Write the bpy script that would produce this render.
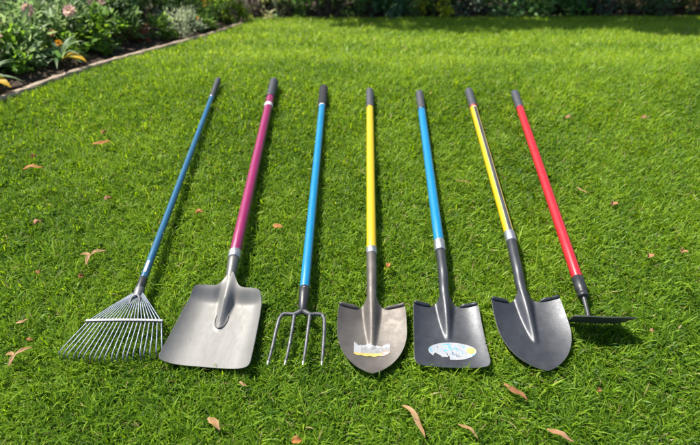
import bpy, math, random
import numpy as np
from mathutils import Vector, Matrix

for o in list(bpy.data.objects):
    bpy.data.objects.remove(o, do_unlink=True)
scene = bpy.context.scene
C = scene.collection
rnd = random.Random(11)
RNG = np.random.default_rng(5)

# ------------------------------------------------------------------ camera
cam_d = bpy.data.cameras.new('camera')
cam = bpy.data.objects.new('camera', cam_d)
C.objects.link(cam)
cam.location = (0, 0, 1.4)
cam.rotation_euler = (math.radians(90 - 42.26), 0, 0)
cam_d.sensor_width = 36
cam_d.lens = 36 * 520 / 700
cam_d.clip_end = 500
cam_d.dof.use_dof = True
cam_d.dof.focus_distance = 1.62
cam_d.dof.aperture_fstop = 2.3
scene.camera = cam

# ------------------------------------------------------------------ sky, sun, exposure
SUN_EL = math.radians(56)
SUN_AZ = math.atan2(-0.80, 0.60)          # the sun stands behind the lawn, to the left
world = bpy.data.worlds.new('World')
scene.world = world
world.use_nodes = True
wn = world.node_tree.nodes
wl = world.node_tree.links
sky = wn.new('ShaderNodeTexSky')
sky.sky_type = 'NISHITA'
sky.sun_disc = False
sky.sun_elevation = SUN_EL
sky.sun_rotation = SUN_AZ
wl.new(sky.outputs[0], wn['Background'].inputs[0])
wn['Background'].inputs[1].default_value = 0.09
sun_d = bpy.data.lights.new('sun', 'SUN')
sun_d.energy = 4.6
sun_d.angle = math.radians(0.6)
sun_d.color = (1.0, 0.95, 0.86)
sun = bpy.data.objects.new('sun', sun_d)
C.objects.link(sun)
to_sun = Vector((math.sin(SUN_AZ) * math.cos(SUN_EL), math.cos(SUN_AZ) * math.cos(SUN_EL), math.sin(SUN_EL)))
sun.rotation_euler = to_sun.to_track_quat('Z', 'Y').to_euler()
sun.location = to_sun * 20
scene.view_settings.view_transform = 'Standard'
scene.view_settings.look = 'None'
scene.view_settings.exposure = 1.1
scene.view_settings.gamma = 1
scene.render.engine = 'CYCLES'

# ------------------------------------------------------------------ materials
def new_mat(name):
    m = bpy.data.materials.new(name)
    m.use_nodes = True
    nt = m.node_tree
    return m, nt, nt.nodes['Principled BSDF'], nt.nodes['Material Output']

def noise_node(nt, scale, detail=4, rough=0.55, coord='Object', stretch=None):
    tc = nt.nodes.new('ShaderNodeTexCoord')
    nz = nt.nodes.new('ShaderNodeTexNoise')
    nz.inputs['Scale'].default_value = scale
    nz.inputs['Detail'].default_value = detail
    nz.inputs['Roughness'].default_value = rough
    src = tc.outputs[coord]
    if stretch:
        mp = nt.nodes.new('ShaderNodeMapping')
        mp.inputs['Scale'].default_value = stretch
        nt.links.new(src, mp.inputs[0])
        src = mp.outputs[0]
    nt.links.new(src, nz.inputs['Vector'])
    return nz

def ramp(nt, src, stops):
    r = nt.nodes.new('ShaderNodeValToRGB')
    e = r.color_ramp.elements
    while len(e) < len(stops):
        e.new(0.5)
    for el, (p, c) in zip(e, stops):
        el.position = p
        el.color = (c[0], c[1], c[2], 1)
    nt.links.new(src, r.inputs[0])
    return r

def surf_mat(name, c0, c1, scale=20, metallic=0.0, r0=0.4, r1=0.6, bump=0.0, bscale=80, stretch=None, coat=0.0, spec=0.5, wear=0.0, wear_col=(0.12, 0.10, 0.08)):
    m, nt, b, out = new_mat(name)
    nz = noise_node(nt, scale, 6, 0.62, stretch=stretch)
    r = ramp(nt, nz.outputs[0], [(0.32, c0), (0.68, c1)])
    nt.links.new(r.outputs[0], b.inputs['Base Color'])
    n2 = noise_node(nt, scale * 2.7, 5, 0.65, stretch=stretch)
    rr = ramp(nt, n2.outputs[0], [(0.3, (r0,) * 3), (0.7, (r1,) * 3)])
    nt.links.new(rr.outputs[0], b.inputs['Roughness'])
    if wear:
        n4 = noise_node(nt, 55, 8, 0.7, stretch=(1, 0.35, 1))
        w = ramp(nt, n4.outputs[0], [(0.60, (0, 0, 0)), (0.70, (1, 1, 1))])
        n5 = noise_node(nt, 6, 3, 0.5)
        w2 = ramp(nt, n5.outputs[0], [(0.45, (0, 0, 0)), (0.7, (1, 1, 1))])
        ml = nt.nodes.new('ShaderNodeMath'); ml.operation = 'MULTIPLY'
        nt.links.new(w.outputs[0], ml.inputs[0]); nt.links.new(w2.outputs[0], ml.inputs[1])
        m2 = nt.nodes.new('ShaderNodeMath'); m2.operation = 'MULTIPLY'; m2.inputs[1].default_value = wear
        nt.links.new(ml.outputs[0], m2.inputs[0])
        mx = nt.nodes.new('ShaderNodeMix'); mx.data_type = 'RGBA'
        nt.links.new(m2.outputs[0], mx.inputs[0]); nt.links.new(r.outputs[0], mx.inputs[6])
        mx.inputs[7].default_value = (*wear_col, 1)
        nt.links.new(mx.outputs[2], b.inputs['Base Color'])
    b.inputs['Metallic'].default_value = metallic
    b.inputs['Specular IOR Level'].default_value = spec
    if coat:
        b.inputs['Coat Weight'].default_value = coat
        b.inputs['Coat Roughness'].default_value = 0.15
    if bump:
        n3 = noise_node(nt, bscale, 5, 0.6, stretch=stretch)
        bp = nt.nodes.new('ShaderNodeBump')
        bp.inputs['Strength'].default_value = bump
        bp.inputs['Distance'].default_value = 0.002
        nt.links.new(n3.outputs[0], bp.inputs['Height'])
        nt.links.new(bp.outputs[0], b.inputs['Normal'])
    return m

def leaf_mat(name, transl=0.35, rough=0.45, spec=0.4, vein=False):
    """colour comes from the per-leaf attribute 'tint'; light also shines through"""
    m, nt, b, out = new_mat(name)
    at = nt.nodes.new('ShaderNodeAttribute')
    at.attribute_name = 'tint'
    col = at.outputs['Color']
    nt.links.new(col, b.inputs['Base Color'])
    b.inputs['Roughness'].default_value = rough
    b.inputs['Specular IOR Level'].default_value = spec
    tr = nt.nodes.new('ShaderNodeBsdfTranslucent')
    hs = nt.nodes.new('ShaderNodeHueSaturation')
    hs.inputs['Hue'].default_value = 0.485
    hs.inputs['Saturation'].default_value = 1.06
    hs.inputs['Value'].default_value = 1.5
    nt.links.new(col, hs.inputs['Color'])
    nt.links.new(hs.outputs[0], tr.inputs['Color'])
    mx = nt.nodes.new('ShaderNodeMixShader')
    mx.inputs[0].default_value = transl
    nt.links.new(b.outputs[0], mx.inputs[1])
    nt.links.new(tr.outputs[0], mx.inputs[2])
    nt.links.new(mx.outputs[0], out.inputs['Surface'])
    return m

M = {}
M['grass'] = leaf_mat('grass_blades', 0.50, 0.45, 0.24)
M['leaf'] = leaf_mat('plant_leaves', 0.50, 0.5, 0.35)
M['petal'] = leaf_mat('flower_petals', 0.3, 0.6, 0.2)
M['dry'] = leaf_mat('dry_leaf', 0.18, 0.7, 0.2)
M['thatch'] = surf_mat('turf_soil', (0.014, 0.018, 0.006), (0.04, 0.045, 0.015), 35, r0=0.85, r1=1.0, bump=0.6, spec=0.1)
M['soil'] = surf_mat('bed_soil', (0.022, 0.015, 0.010), (0.065, 0.045, 0.032), 18, r0=0.85, r1=1.0, bump=1.0, bscale=60, spec=0.15)
M['kerb'] = surf_mat('kerb_stone', (0.20, 0.155, 0.11), (0.36, 0.28, 0.205), 14, r0=0.8, r1=0.95, bump=0.6, spec=0.2)
M['stem'] = surf_mat('plant_stem', (0.05, 0.06, 0.02), (0.12, 0.10, 0.05), 30, r0=0.7, r1=0.9)
M['bark'] = surf_mat('shrub_bark', (0.06, 0.045, 0.03), (0.16, 0.115, 0.075), 25, r0=0.8, r1=1.0, bump=0.8)
M['rubber'] = surf_mat('dark_rubber_grip', (0.018, 0.020, 0.025), (0.034, 0.037, 0.043), 60, r0=0.5, r1=0.7, bump=0.35, bscale=160)
M['foam'] = surf_mat('black_foam_grip', (0.008, 0.008, 0.009), (0.018, 0.018, 0.02), 120, r0=0.8, r1=0.95, bump=0.8, bscale=300)
M['grip_grey'] = surf_mat('grey_rubber_grip', (0.030, 0.033, 0.040), (0.055, 0.058, 0.066), 70, r0=0.45, r1=0.65, bump=0.3, bscale=200)
M['blue_dark'] = surf_mat('steel_blue_paint', (0.010, 0.075, 0.155), (0.018, 0.100, 0.185), 10, r0=0.25, r1=0.4, coat=0.2, stretch=(8, 1, 8), wear=0.5)
M['magenta'] = surf_mat('magenta_paint', (0.19, 0.007, 0.062), (0.24, 0.013, 0.085), 9, r0=0.28, r1=0.45, coat=0.2, stretch=(8, 1, 8), wear=0.5)
M['blue'] = surf_mat('bright_blue_paint', (0.0, 0.150, 0.32), (0.008, 0.180, 0.365), 9, r0=0.25, r1=0.42, coat=0.2, stretch=(8, 1, 8), wear=0.5)
M['yellow'] = surf_mat('yellow_paint', (0.48, 0.315, 0.004), (0.55, 0.365, 0.008), 9, r0=0.3, r1=0.45, coat=0.2, stretch=(8, 1, 8), wear=0.5)
M['red'] = surf_mat('red_paint', (0.36, 0.007, 0.015), (0.41, 0.012, 0.022), 9, r0=0.28, r1=0.42, coat=0.2, stretch=(8, 1, 8), wear=0.5)
M['dkred'] = surf_mat('dark_red_plastic', (0.22, 0.01, 0.03), (0.3, 0.02, 0.05), 40, r0=0.4, r1=0.5)
M['white'] = surf_mat('white_plastic', (0.40, 0.40, 0.39), (0.55, 0.52, 0.50), 40, r0=0.4, r1=0.55)
M['ferrule'] = surf_mat('bright_steel', (0.34, 0.345, 0.35), (0.46, 0.465, 0.47), 50, metallic=0.9, r0=0.36, r1=0.55, bump=0.1)
M['alu'] = surf_mat('scuffed_aluminium', (0.140, 0.135, 0.123), (0.172, 0.166, 0.154), 16, metallic=0.15, r0=0.44, r1=0.60, bump=0.10, bscale=90, stretch=(2.0, 0.8, 1), wear=0.8, wear_col=(0.11, 0.10, 0.085))
M['alu_sock'] = surf_mat('dull_grey_steel', (0.10, 0.098, 0.09), (0.15, 0.146, 0.137), 16, metallic=0.6, r0=0.42, r1=0.56, bump=0.1)
M['bronze'] = surf_mat('brown_grey_steel', (0.074, 0.064, 0.055), (0.128, 0.115, 0.102), 12, metallic=0.5, r0=0.48, r1=0.62, bump=0.2, bscale=90, wear=0.7, wear_col=(0.13, 0.10, 0.075))
M['black_steel'] = surf_mat('black_coated_steel', (0.036, 0.038, 0.043), (0.058, 0.061, 0.068), 14, metallic=0.45, r0=0.35, r1=0.50, bump=0.12, bscale=160, wear=0.45, wear_col=(0.11, 0.10, 0.09))
M['edge'] = surf_mat('worn_edge_steel', (0.26, 0.255, 0.245), (0.40, 0.395, 0.385), 60, metallic=0.7, r0=0.3, r1=0.5)
M['black'] = surf_mat('black_plastic', (0.012, 0.012, 0.014), (0.025, 0.025, 0.028), 40, r0=0.35, r1=0.5)
M['fork_steel'] = surf_mat('forged_grey_steel', (0.04, 0.042, 0.044), (0.105, 0.108, 0.11), 45, metallic=0.5, r0=0.4, r1=0.6, bump=0.4, bscale=120)
M['tine'] = surf_mat('zinc_plated_tine', (0.065, 0.078, 0.10), (0.12, 0.138, 0.17), 30, metallic=0.6, r0=0.36, r1=0.55)
M['crossbar'] = surf_mat('grey_crossbar', (0.10, 0.102, 0.106), (0.16, 0.163, 0.168), 40, metallic=0.5, r0=0.4, r1=0.55)
M['hoe_plate'] = surf_mat('dark_olive_hoe_plate', (0.028, 0.034, 0.028), (0.06, 0.07, 0.058), 30, metallic=0.3, r0=0.5, r1=0.7, bump=0.2)
M['decal_grey'] = surf_mat('grey_decal', (0.03, 0.032, 0.037), (0.065, 0.067, 0.072), 8, r0=0.35, r1=0.5, stretch=(6, 1, 6))
M['decal_pale'] = surf_mat('pale_decal_line', (0.40, 0.35, 0.20), (0.5, 0.45, 0.30), 30, r0=0.4, r1=0.5)
M['paper'] = surf_mat('sticker_paper', (0.24, 0.245, 0.25), (0.30, 0.305, 0.31), 60, r0=0.45, r1=0.65)
M['paper_grey'] = surf_mat('sticker_glue_residue', (0.15, 0.148, 0.148), (0.24, 0.238, 0.238), 90, r0=0.5, r1=0.7)
M['ink_blue'] = surf_mat('sticker_blue_ink', (0.04, 0.22, 0.52), (0.08, 0.30, 0.60), 60, r0=0.45, r1=0.6)
M['ink_dark'] = surf_mat('sticker_dark_ink', (0.05, 0.07, 0.09), (0.12, 0.14, 0.17), 60, r0=0.45, r1=0.6)
M['ink_grey'] = surf_mat('sticker_pale_print', (0.12, 0.14, 0.17), (0.16, 0.18, 0.21), 60, r0=0.45, r1=0.6)
M['ink_yellow'] = surf_mat('sticker_yellow_ink', (0.34, 0.24, 0.05), (0.42, 0.32, 0.10), 50, r0=0.45, r1=0.6)
M['ink_red'] = surf_mat('sticker_brown_line', (0.25, 0.12, 0.05), (0.36, 0.19, 0.09), 60, r0=0.45, r1=0.6)

# ------------------------------------------------------------------ object helpers
def tag(o, label=None, cat=None, group=None, kind=None):
    if label: o['label'] = label
    if cat: o['category'] = cat
    if group: o['group'] = group
    if kind: o['kind'] = kind
    return o

def empty(name, loc, rz=0.0):
    o = bpy.data.objects.new(name, None)
    C.objects.link(o)
    o.location = loc
    o.rotation_euler = (0, 0, rz)
    o.empty_display_size = 0.05
    return o

class MB:
    def __init__(s):
        s.v, s.f, s.m = [], [], []
    def add(s, verts, faces, mi=0):
        o = len(s.v)
        s.v += [tuple(v) for v in verts]
        s.f += [tuple(i + o for i in f) for f in faces]
        s.m += [mi] * len(faces)
        return s
    def tube(s, pts, radii, seg=14, caps=True, flat=1.0, up=(0, 0, 1), mi=0):
        """round (or flattened) bar through pts; flat scales it along the 'up' side"""
        pts = [Vector(p) for p in pts]
        n = len(pts)
        vs, fs = [], []
        for i, p in enumerate(pts):
            d = (pts[min(i + 1, n - 1)] - pts[max(i - 1, 0)]).normalized()
            a = d.cross(Vector(up))
            if a.length < 1e-4: a = d.cross(Vector((1, 0, 0)))
            a.normalize()
            b = a.cross(d).normalized()
            r = radii[i]
            for k in range(seg):
                t = 2 * math.pi * k / seg
                vs.append(p + a * (math.cos(t) * r) + b * (math.sin(t) * r * flat))
        for i in range(n - 1):
            for k in range(seg):
                k2 = (k + 1) % seg
                fs.append((i * seg + k, i * seg + k2, (i + 1) * seg + k2, (i + 1) * seg + k))
        if caps:
            fs.append(tuple(range(seg - 1, -1, -1)))
            fs.append(tuple((n - 1) * seg + k for k in range(seg)))
        return s.add(vs, fs, mi)
    def box(s, c, dims, mat=None, mi=0):
        x, y, z = [d / 2 for d in dims]
        vs = [Vector((sx * x, sy * y, sz * z)) for sz in (-1, 1) for sy in (-1, 1) for sx in (-1, 1)]
        if mat is not None: vs = [mat @ v for v in vs]
        vs = [v + Vector(c) for v in vs]
        return s.add(vs, [(0, 2, 3, 1), (4, 5, 7, 6), (0, 1, 5, 4), (2, 6, 7, 3), (0, 4, 6, 2), (1, 3, 7, 5)], mi)
    def build(s, name, mats, parent=None, smooth=True, bevel=0.0):
        me = bpy.data.meshes.new(name)
        me.from_pydata(s.v, [], s.f)
        if not isinstance(mats, (list, tuple)): mats = [mats]
        for m in mats: me.materials.append(m)
        me.polygons.foreach_set('material_index', s.m)
        if smooth:
            me.polygons.foreach_set('use_smooth', [True] * len(s.f))
        me.update()
        o = bpy.data.objects.new(name, me)
        C.objects.link(o)
        if parent: o.parent = parent
        if smooth:
            try: me.set_sharp_from_angle(angle=math.radians(42))
            except Exception: pass
        if bevel:
            bv = o.modifiers.new('bevel', 'BEVEL')
            bv.width = bevel; bv.segments = 2; bv.limit_method = 'ANGLE'
        return o

def np_mesh(name, verts, faces3=None, faces4=None, tint=None, mat=None, parent=None, smooth=False):
    """fast mesh from numpy arrays with a per-vertex colour 'tint'"""
    me = bpy.data.meshes.new(name)
    n3 = 0 if faces3 is None else len(faces3)
    n4 = 0 if faces4 is None else len(faces4)
    idx = []
    if n4: idx.append(np.asarray(faces4, np.int32).ravel())
    if n3: idx.append(np.asarray(faces3, np.int32).ravel())
    idx = np.concatenate(idx)
    starts = np.concatenate([np.arange(n4, dtype=np.int32) * 4, n4 * 4 + np.arange(n3, dtype=np.int32) * 3])
    me.vertices.add(len(verts))
    me.vertices.foreach_set('co', np.asarray(verts, np.float32).ravel())
    me.loops.add(len(idx))
    me.loops.foreach_set('vertex_index', idx)
    me.polygons.add(n3 + n4)
    me.polygons.foreach_set('loop_start', starts)
    if smooth: me.polygons.foreach_set('use_smooth', np.ones(n3 + n4, bool))
    me.update(calc_edges=True)
    if tint is not None:
        at = me.color_attributes.new('tint', 'FLOAT_COLOR', 'POINT')
        c4 = np.ones((len(verts), 4), np.float32)
        c4[:, :3] = tint
        at.data.foreach_set('color', c4.ravel())
    if mat: me.materials.append(mat)
    o = bpy.data.objects.new(name, me)
    C.objects.link(o)
    if parent: o.parent = parent
    return o

# ------------------------------------------------------------------ terrain: level turf that falls away behind the tools
def softplus(t, w):
    t = np.asarray(t, float)
    return w * np.logaddexp(0, t / w)
def gz(x, y):
    return -0.27 * (softplus(np.asarray(y) - 2.8, 0.15) - softplus(np.asarray(y) - 9.0, 0.6))
def gzf(x, y):
    return float(gz(x, y))

KERB = [(-2.95, 0.4), (-2.62, 1.2), (-2.3, 1.85), (-2.06, 2.247), (-1.883, 2.503), (-1.77, 2.65), (-1.662, 2.851), (-1.566, 3.102),
        (-1.475, 3.394), (-1.388, 3.718), (-1.225, 4.328), (-1.171, 4.573), (-1.11, 4.992), (-1.08, 5.2), (-1.09, 5.38)]
KX = np.array([p[0] for p in KERB]); KY = np.array([p[1] for p in KERB])
def kerb_x(y): return np.interp(y, KY, KX)
def back_y(x): return 5.70 + 0.045 * np.asarray(x)

ys = np.concatenate([np.linspace(-12, 0, 13), np.linspace(0.2, 10, 99), np.linspace(10.5, 14, 8), np.linspace(16, 120, 27)])
xs = np.concatenate([np.linspace(-80, -5, 20), np.linspace(-4.8, 4.8, 49), np.linspace(5, 80, 20)])
gx, gy = np.meshgrid(xs, ys)
vv = np.stack([gx.ravel(), gy.ravel(), gz(gx, gy).ravel()], 1)
nx, ny = len(xs), len(ys)
ii = (np.arange(ny - 1)[:, None] * nx + np.arange(nx - 1)[None]).ravel()
ground = np_mesh('ground', vv, faces4=np.stack([ii, ii + 1, ii + nx + 1, ii + nx], 1), mat=M['thatch'], smooth=True)
tag(ground, 'turf soil of the lawn, level under the tools and falling away behind', kind='structure')

def wob(x, y, s=1.0):
    return (np.sin(x * 7.1 * s + 1.3) * np.cos(y * 6.3 * s + 0.4) + 0.6 * np.sin(x * 15.7 * s + y * 11.3 * s) + 0.5 * np.cos(y * 23.1 * s - x * 19.7 * s))

# side flower bed beyond the kerb
su = np.linspace(0, 1, 60); sv = np.linspace(0, 1, 40)
bedv = []
for v in sv:
    for u in su:
        y = 0.4 + u * 5.5
        kx = float(kerb_x(y))
        x = kx - 0.03 - v * 3.2
        mound = 0.012 + 0.10 * min(1, v * 3.0) + 0.012 * float(wob(x, y, 1.6)) * min(1, v * 10)
        bedv.append((x, y, gzf(x, y) + mound))
bi = (np.arange(39)[:, None] * 60 + np.arange(59)[None]).ravel()
bed = np_mesh('flower_bed', bedv, faces4=np.stack([bi, bi + 60, bi + 61, bi + 1], 1), mat=M['soil'], smooth=True)
tag(bed, 'dark brown soil of the flower bed along the left of the lawn', kind='structure')
# back bed under the shrubs
su = np.linspace(-4.2, 7.5, 90); sv = np.linspace(0, 1, 30)
bedv = []
for v in sv:
    for x in su:
        y = float(back_y(x)) + 0.02 + v * 3.2
        bedv.append((x, y, gzf(x, y) + 0.008 + 0.06 * min(1, v * 5) + 0.014 * float(wob(x, y, 1.2)) * min(1, v * 10)))
bi = (np.arange(29)[:, None] * 90 + np.arange(89)[None]).ravel()
bed2 = np_mesh('shrub_bed', bedv, faces4=np.stack([bi, bi + 1, bi + 91, bi + 90], 1), mat=M['soil'], smooth=True)
tag(bed2, 'dark soil under the shrubs at the back of the lawn', kind='structure')

# kerb strip between bed and lawn
kb = MB()
kpts = []
for i in range(len(KERB) - 1):
    for k in range(6):
        t = k / 6
        y = KERB[i][1] * (1 - t) + KERB[i + 1][1] * t
        kpts.append((float(kerb_x(y)), y))
kpts.append(KERB[-1])
for _ in range(3):                                     # round the polyline off
    kpts = [kpts[0]] + [((kpts[i - 1][0] + 2 * kpts[i][0] + kpts[i + 1][0]) / 4, (kpts[i - 1][1] + 2 * kpts[i][1] + kpts[i + 1][1]) / 4) for i in range(1, len(kpts) - 1)] + [kpts[-1]]
kv, kf = [], []
prof = [(-0.028, -0.03), (-0.027, 0.024), (-0.020, 0.033), (0.018, 0.034), (0.027, 0.026), (0.029, -0.03)]
for i, (x, y) in enumerate(kpts):
    a = kpts[max(i - 1, 0)]; b = kpts[min(i + 1, len(kpts) - 1)]
    d = Vector((b[0] - a[0], b[1] - a[1])).normalized()
    nrm = Vector((d.y, -d.x))
    for (w, z) in prof:
        w2 = w * (0.85 + 0.15 * math.sin(i * 1.7)) + 0.003 * math.sin(i * 2.9)
        kv.append((x + nrm.x * w2, y + nrm.y * w2, gzf(x, y) + z + 0.002 * math.sin(i * 2.3 + w * 50)))
for i in range(len(kpts) - 1):
    for k in range(5):
        kf.append((i * 6 + k, (i + 1) * 6 + k, (i + 1) * 6 + k + 1, i * 6 + k + 1))
kb.add(kv, kf)
ko = kb.build('kerb', M['kerb'])
tag(ko, 'sandy stone kerb curving along the left edge of the lawn', kind='structure')

# ------------------------------------------------------------------ tool frames: where each grip end and head lie on the turf
def frame_of(grip, head):
    d = Vector((head[0] - grip[0], head[1] - grip[1])).normalized()
    return math.atan2(-d.x, d.y)
TOOLS = {   # grip end, head end, half width of the shaft, footprint half width of the head, head from, head to (distance from the grip end)
    'rake':  dict(grip=(-0.737, 2.690), head=(-0.700, 1.09), r=0.0125),
    'scoop': dict(grip=(-0.420, 2.715), head=(-0.408, 1.02), r=0.0205),
    'fork':  dict(grip=(-0.142, 2.630), head=(-0.153, 1.03), r=0.0165),
    'dig':   dict(grip=(0.108, 2.600), head=(0.066, 0.84), r=0.0180),
    'flat':  dict(grip=(0.374, 2.575), head=(0.306, 0.86), r=0.0185),
    'point': dict(grip=(0.643, 2.600), head=(0.568, 0.85), r=0.0180),
    'hoe':   dict(grip=(0.887, 2.575), head=(0.769, 1.04), r=0.0185),
}
for t in TOOLS.values():
    t['rz'] = frame_of(t['grip'], t['head'])
def to_local(t, wx, wy):
    c, s = math.cos(-t['rz']), math.sin(-t['rz'])
    dx, dy = np.asarray(wx) - t['grip'][0], np.asarray(wy) - t['grip'][1]
    return c * dx - s * dy, s * dx + c * dy

def lin(a, b, n): return [a + (b - a) * i / (n - 1) for i in range(n)]

def shaft_part(root, name, mat, y0, y1, z0, z1, r, seg=22, ends=0.002):
    n = 8
    m = MB()
    ysl = [y0, y0 + ends] + lin(y0 + ends * 2, y1 - ends * 2, n) + [y1 - ends, y1]
    m.tube([(0, y, z0 + (z1 - z0) * (y - y0) / (y1 - y0)) for y in ysl],
           [r * 0.82, r * 0.97] + [r] * n + [r * 0.97, r * 0.82], seg)
    return m.build(name, mat, root)

TOP = {'d': 0.035}     # how far the grip sits down its handle
def grip_part(root, mat, length, r, z0, z1, ridges=False, taper=0.94):
    """hand grip: domed end, slight swell, rolled collar"""
    m = MB()
    ysl = [0, 0.002, 0.006, 0.012, 0.03, 0.06, length * 0.5, length * 0.75, length - 0.016, length - 0.012, length - 0.004, length]
    rr = [0.55, 0.78, 0.92, 1.0, 1.02, 1.0, 0.98, taper + 0.03, taper, 1.03, 1.03, 0.95]
    m.tube([(0, y, z0 + (z1 - z0) * y / length) for y in ysl], [r * q for q in rr], 24)
    g = m.build('grip', mat, root)
    g.location = (0, TOP['d'], TOP['d'] * (z1 - z0) / length)
    if ridges:
        k = MB()
        for i in range(9):
            y = 0.03 + i * (length - 0.06) / 8
            zc = z0 + (z1 - z0) * y / length
            k.tube([(0, y - 0.002, zc), (0, y, zc), (0, y + 0.002, zc)], [r * 1.0, r * 1.045, r * 1.0], 22)
        k.build('grip_ridges', mat, g)
    return g

def place(key, name, label, cat):
    t = TOOLS[key]
    o = empty(name, (t['grip'][0], t['grip'][1], 0.0), t['rz'])
    return tag(o, label, cat, 'garden tools laid out in a row on the lawn')

# ------------------------------------------------------------------ shovel blades
def sheet(fn, us, ts, thick):
    """closed thin shell: fn(u,t) -> top point"""
    m = MB()
    nu, nt = len(us), len(ts)
    top = [Vector(fn(u, t)) for t in ts for u in us]
    # normals for the underside offset
    nor = []
    for j in range(nt):
        for i in range(nu):
            a = top[j * nu + min(i + 1, nu - 1)] - top[j * nu + max(i - 1, 0)]
            b = top[min(j + 1, nt - 1) * nu + i] - top[max(j - 1, 0) * nu + i]
            n = a.cross(b)
            n = n.normalized() if n.length > 1e-9 else Vector((0, 0, 1))
            if n.z < 0: n = -n
            nor.append(n)
    bot = [p - n * thick for p, n in zip(top, nor)]
    N = nu * nt
    fs = []
    for j in range(nt - 1):
        for i in range(nu - 1):
            a = j * nu + i
            fs.append((a, a + 1, a + nu + 1, a + nu))
            fs.append((N + a, N + a + nu, N + a + nu + 1, N + a + 1))
    m.add(top + bot, fs, 0)
    rim = [(j, 0) for j in range(nt)]
    ring = [i for i in range(nu)] + [j * nu + nu - 1 for j in range(1, nt)] + [(nt - 1) * nu + i for i in range(nu - 2, -1, -1)] + [j * nu for j in range(nt - 2, 0, -1)]
    ef = []
    for k in range(len(ring)):
        a, b = ring[k], ring[(k + 1) % len(ring)]
        ef.append((a, N + a, N + b, b))
    m.f += ef
    m.m += [1] * len(ef)
    return m

def smooth01(t):
    t = min(1.0, max(0.0, t))
    return t * t * (3 - 2 * t)

class Blade:
    """a pressed shovel blade: half-width table, side lift, central frog"""
    def __init__(s, L, table, z0, lift, frog_h, frog_w, frog_t, back=0.0, tipz=0.012, power=2.4, sq=False, backrun=0.14, bow=0.0):
        s.L, s.z0, s.lift, s.fh, s.fw, s.ft, s.back, s.tipz, s.power, s.sq, s.backrun, s.bow = L, z0, lift, frog_h, frog_w, frog_t, back, tipz, power, sq, backrun, bow
        s.tt = [a for a, b in table]; s.ww = [b for a, b in table]
        s.wmax = max(s.ww)
    def W(s, t): return float(np.interp(t, s.tt, s.ww))
    def z(s, u, t):
        w = s.W(t)
        x = u * w
        z = s.z0 + s.lift * (abs(x) / s.wmax) ** s.power * (1 - 0.35 * t)
        z += s.tipz * (2 * t - 0.9) ** 2
        if s.back:
            z += s.back * (1 - smooth01(t / s.backrun)) ** 1.6
        k = max(0.0, 1 - t / s.ft)
        hw = s.fw * (0.35 + 0.65 * k) * 1.9
        q = min(1.0, abs(x) / hw)
        prof = (1 - q * q) ** 2
        rise = s.fh * k ** 0.85
        if s.back: rise = max(0.0, rise - s.back * (1 - smooth01(t / s.backrun)) ** 1.6)
        z = z + rise * prof
        return z
    def pt(s, u, t):
        w = s.W(t)
        x = u * w
        neck = 0.055 * math.exp(-(x / (s.fw * 1.35)) ** 2) * (1 - min(1, t / 0.25)) ** 2
        y = t * s.L - neck
        if s.bow: y += s.bow * (1 - u * u) * t ** 3
        return (x, y, s.z(u, t))
    def crest(s, y):
        """height of the frog's crest at distance y"""
        lo, hi = 0.0, 1.0
        for _ in range(30):
            mid = (lo + hi) / 2
            if s.pt(0, mid)[1] < y: lo = mid
            else: hi = mid
        return s.z(0, lo)
    def at(s, x, y, up=0.0015):
        t = min(1, max(0, y / s.L))
        for _ in range(4):
            u = x / max(1e-4, s.W(t))
            if s.bow: t = min(1, max(0, (y - s.bow * (1 - u * u) * t ** 3) / s.L))
        return (x, y, s.z(u, t) + up)

def blade_part(root, bl, y0, mats, nu=49, nt=44, thick=0.0022):
    us = [math.sin(a) if False else a for a in lin(-1, 1, nu)]
    ts = [1 - (1 - a) ** 1.15 for a in lin(0, 1, nt)]
    m = sheet(bl.pt, us, ts, thick)
    o = m.build('blade', mats, root)
    o.location = (0, y0, 0)
    return o

def step_part(blade_obj, bl, side, x0, x1, mat, h=0.0095):
    """rolled foot step along the top of a shoulder"""
    m = MB()
    n, k = 10, 8
    vs, fs = [], []
    for i in range(n):
        x = side * (x0 + (x1 - x0) * i / (n - 1))
        bx, by, bz = bl.pt(x / bl.W(0), 0)
        e = min(1, i / 1.5) * min(1, (n - 1 - i) / 1.2 + 0.55)
        for j in range(k):
            a = math.pi * 1.15 * j / (k - 1)
            vs.append((x, by + 0.001 + (math.cos(a) - 1) * 0.5 * h * 1.25 * e, bz - 0.001 + math.sin(a) * h * e))
    for i in range(n - 1):
        for j in range(k - 1):
            a = i * k + j
            fs.append((a, a + 1, a + k + 1, a + k))
    m.add(vs, fs)
    # inner skin for thickness
    o = m.build('foot_step', mat, blade_obj)
    so = o.modifiers.new('thickness', 'SOLIDIFY'); so.thickness = 0.0022; so.offset = 0
    return o

def sticker(blade_obj, bl, inside, pick, mats, bounds, step=0.0013, label=None):
    """paper label lying on the blade, cut from a fine grid"""
    x0, x1, y0, y1 = bounds
    nx, ny = int((x1 - x0) / step), int((y1 - y0) / step)
    idx, vs, fs, ms = {}, [], [], []
    def vid(i, j):
        if (i, j) not in idx:
            idx[(i, j)] = len(vs)
            vs.append(bl.at(x0 + i * step, y0 + j * step))
        return idx[(i, j)]
    for i in range(nx):
        for j in range(ny):
            x, y = x0 + (i + .5) * step, y0 + (j + .5) * step
            if inside(x, y):
                fs.append((vid(i, j), vid(i + 1, j), vid(i + 1, j + 1), vid(i, j + 1)))
                ms.append(pick(x, y))
    m = MB(); m.v, m.f, m.m = vs, fs, ms
    o = m.build('sticker', mats, blade_obj)
    if label: o['label'] = label
    return o

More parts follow.
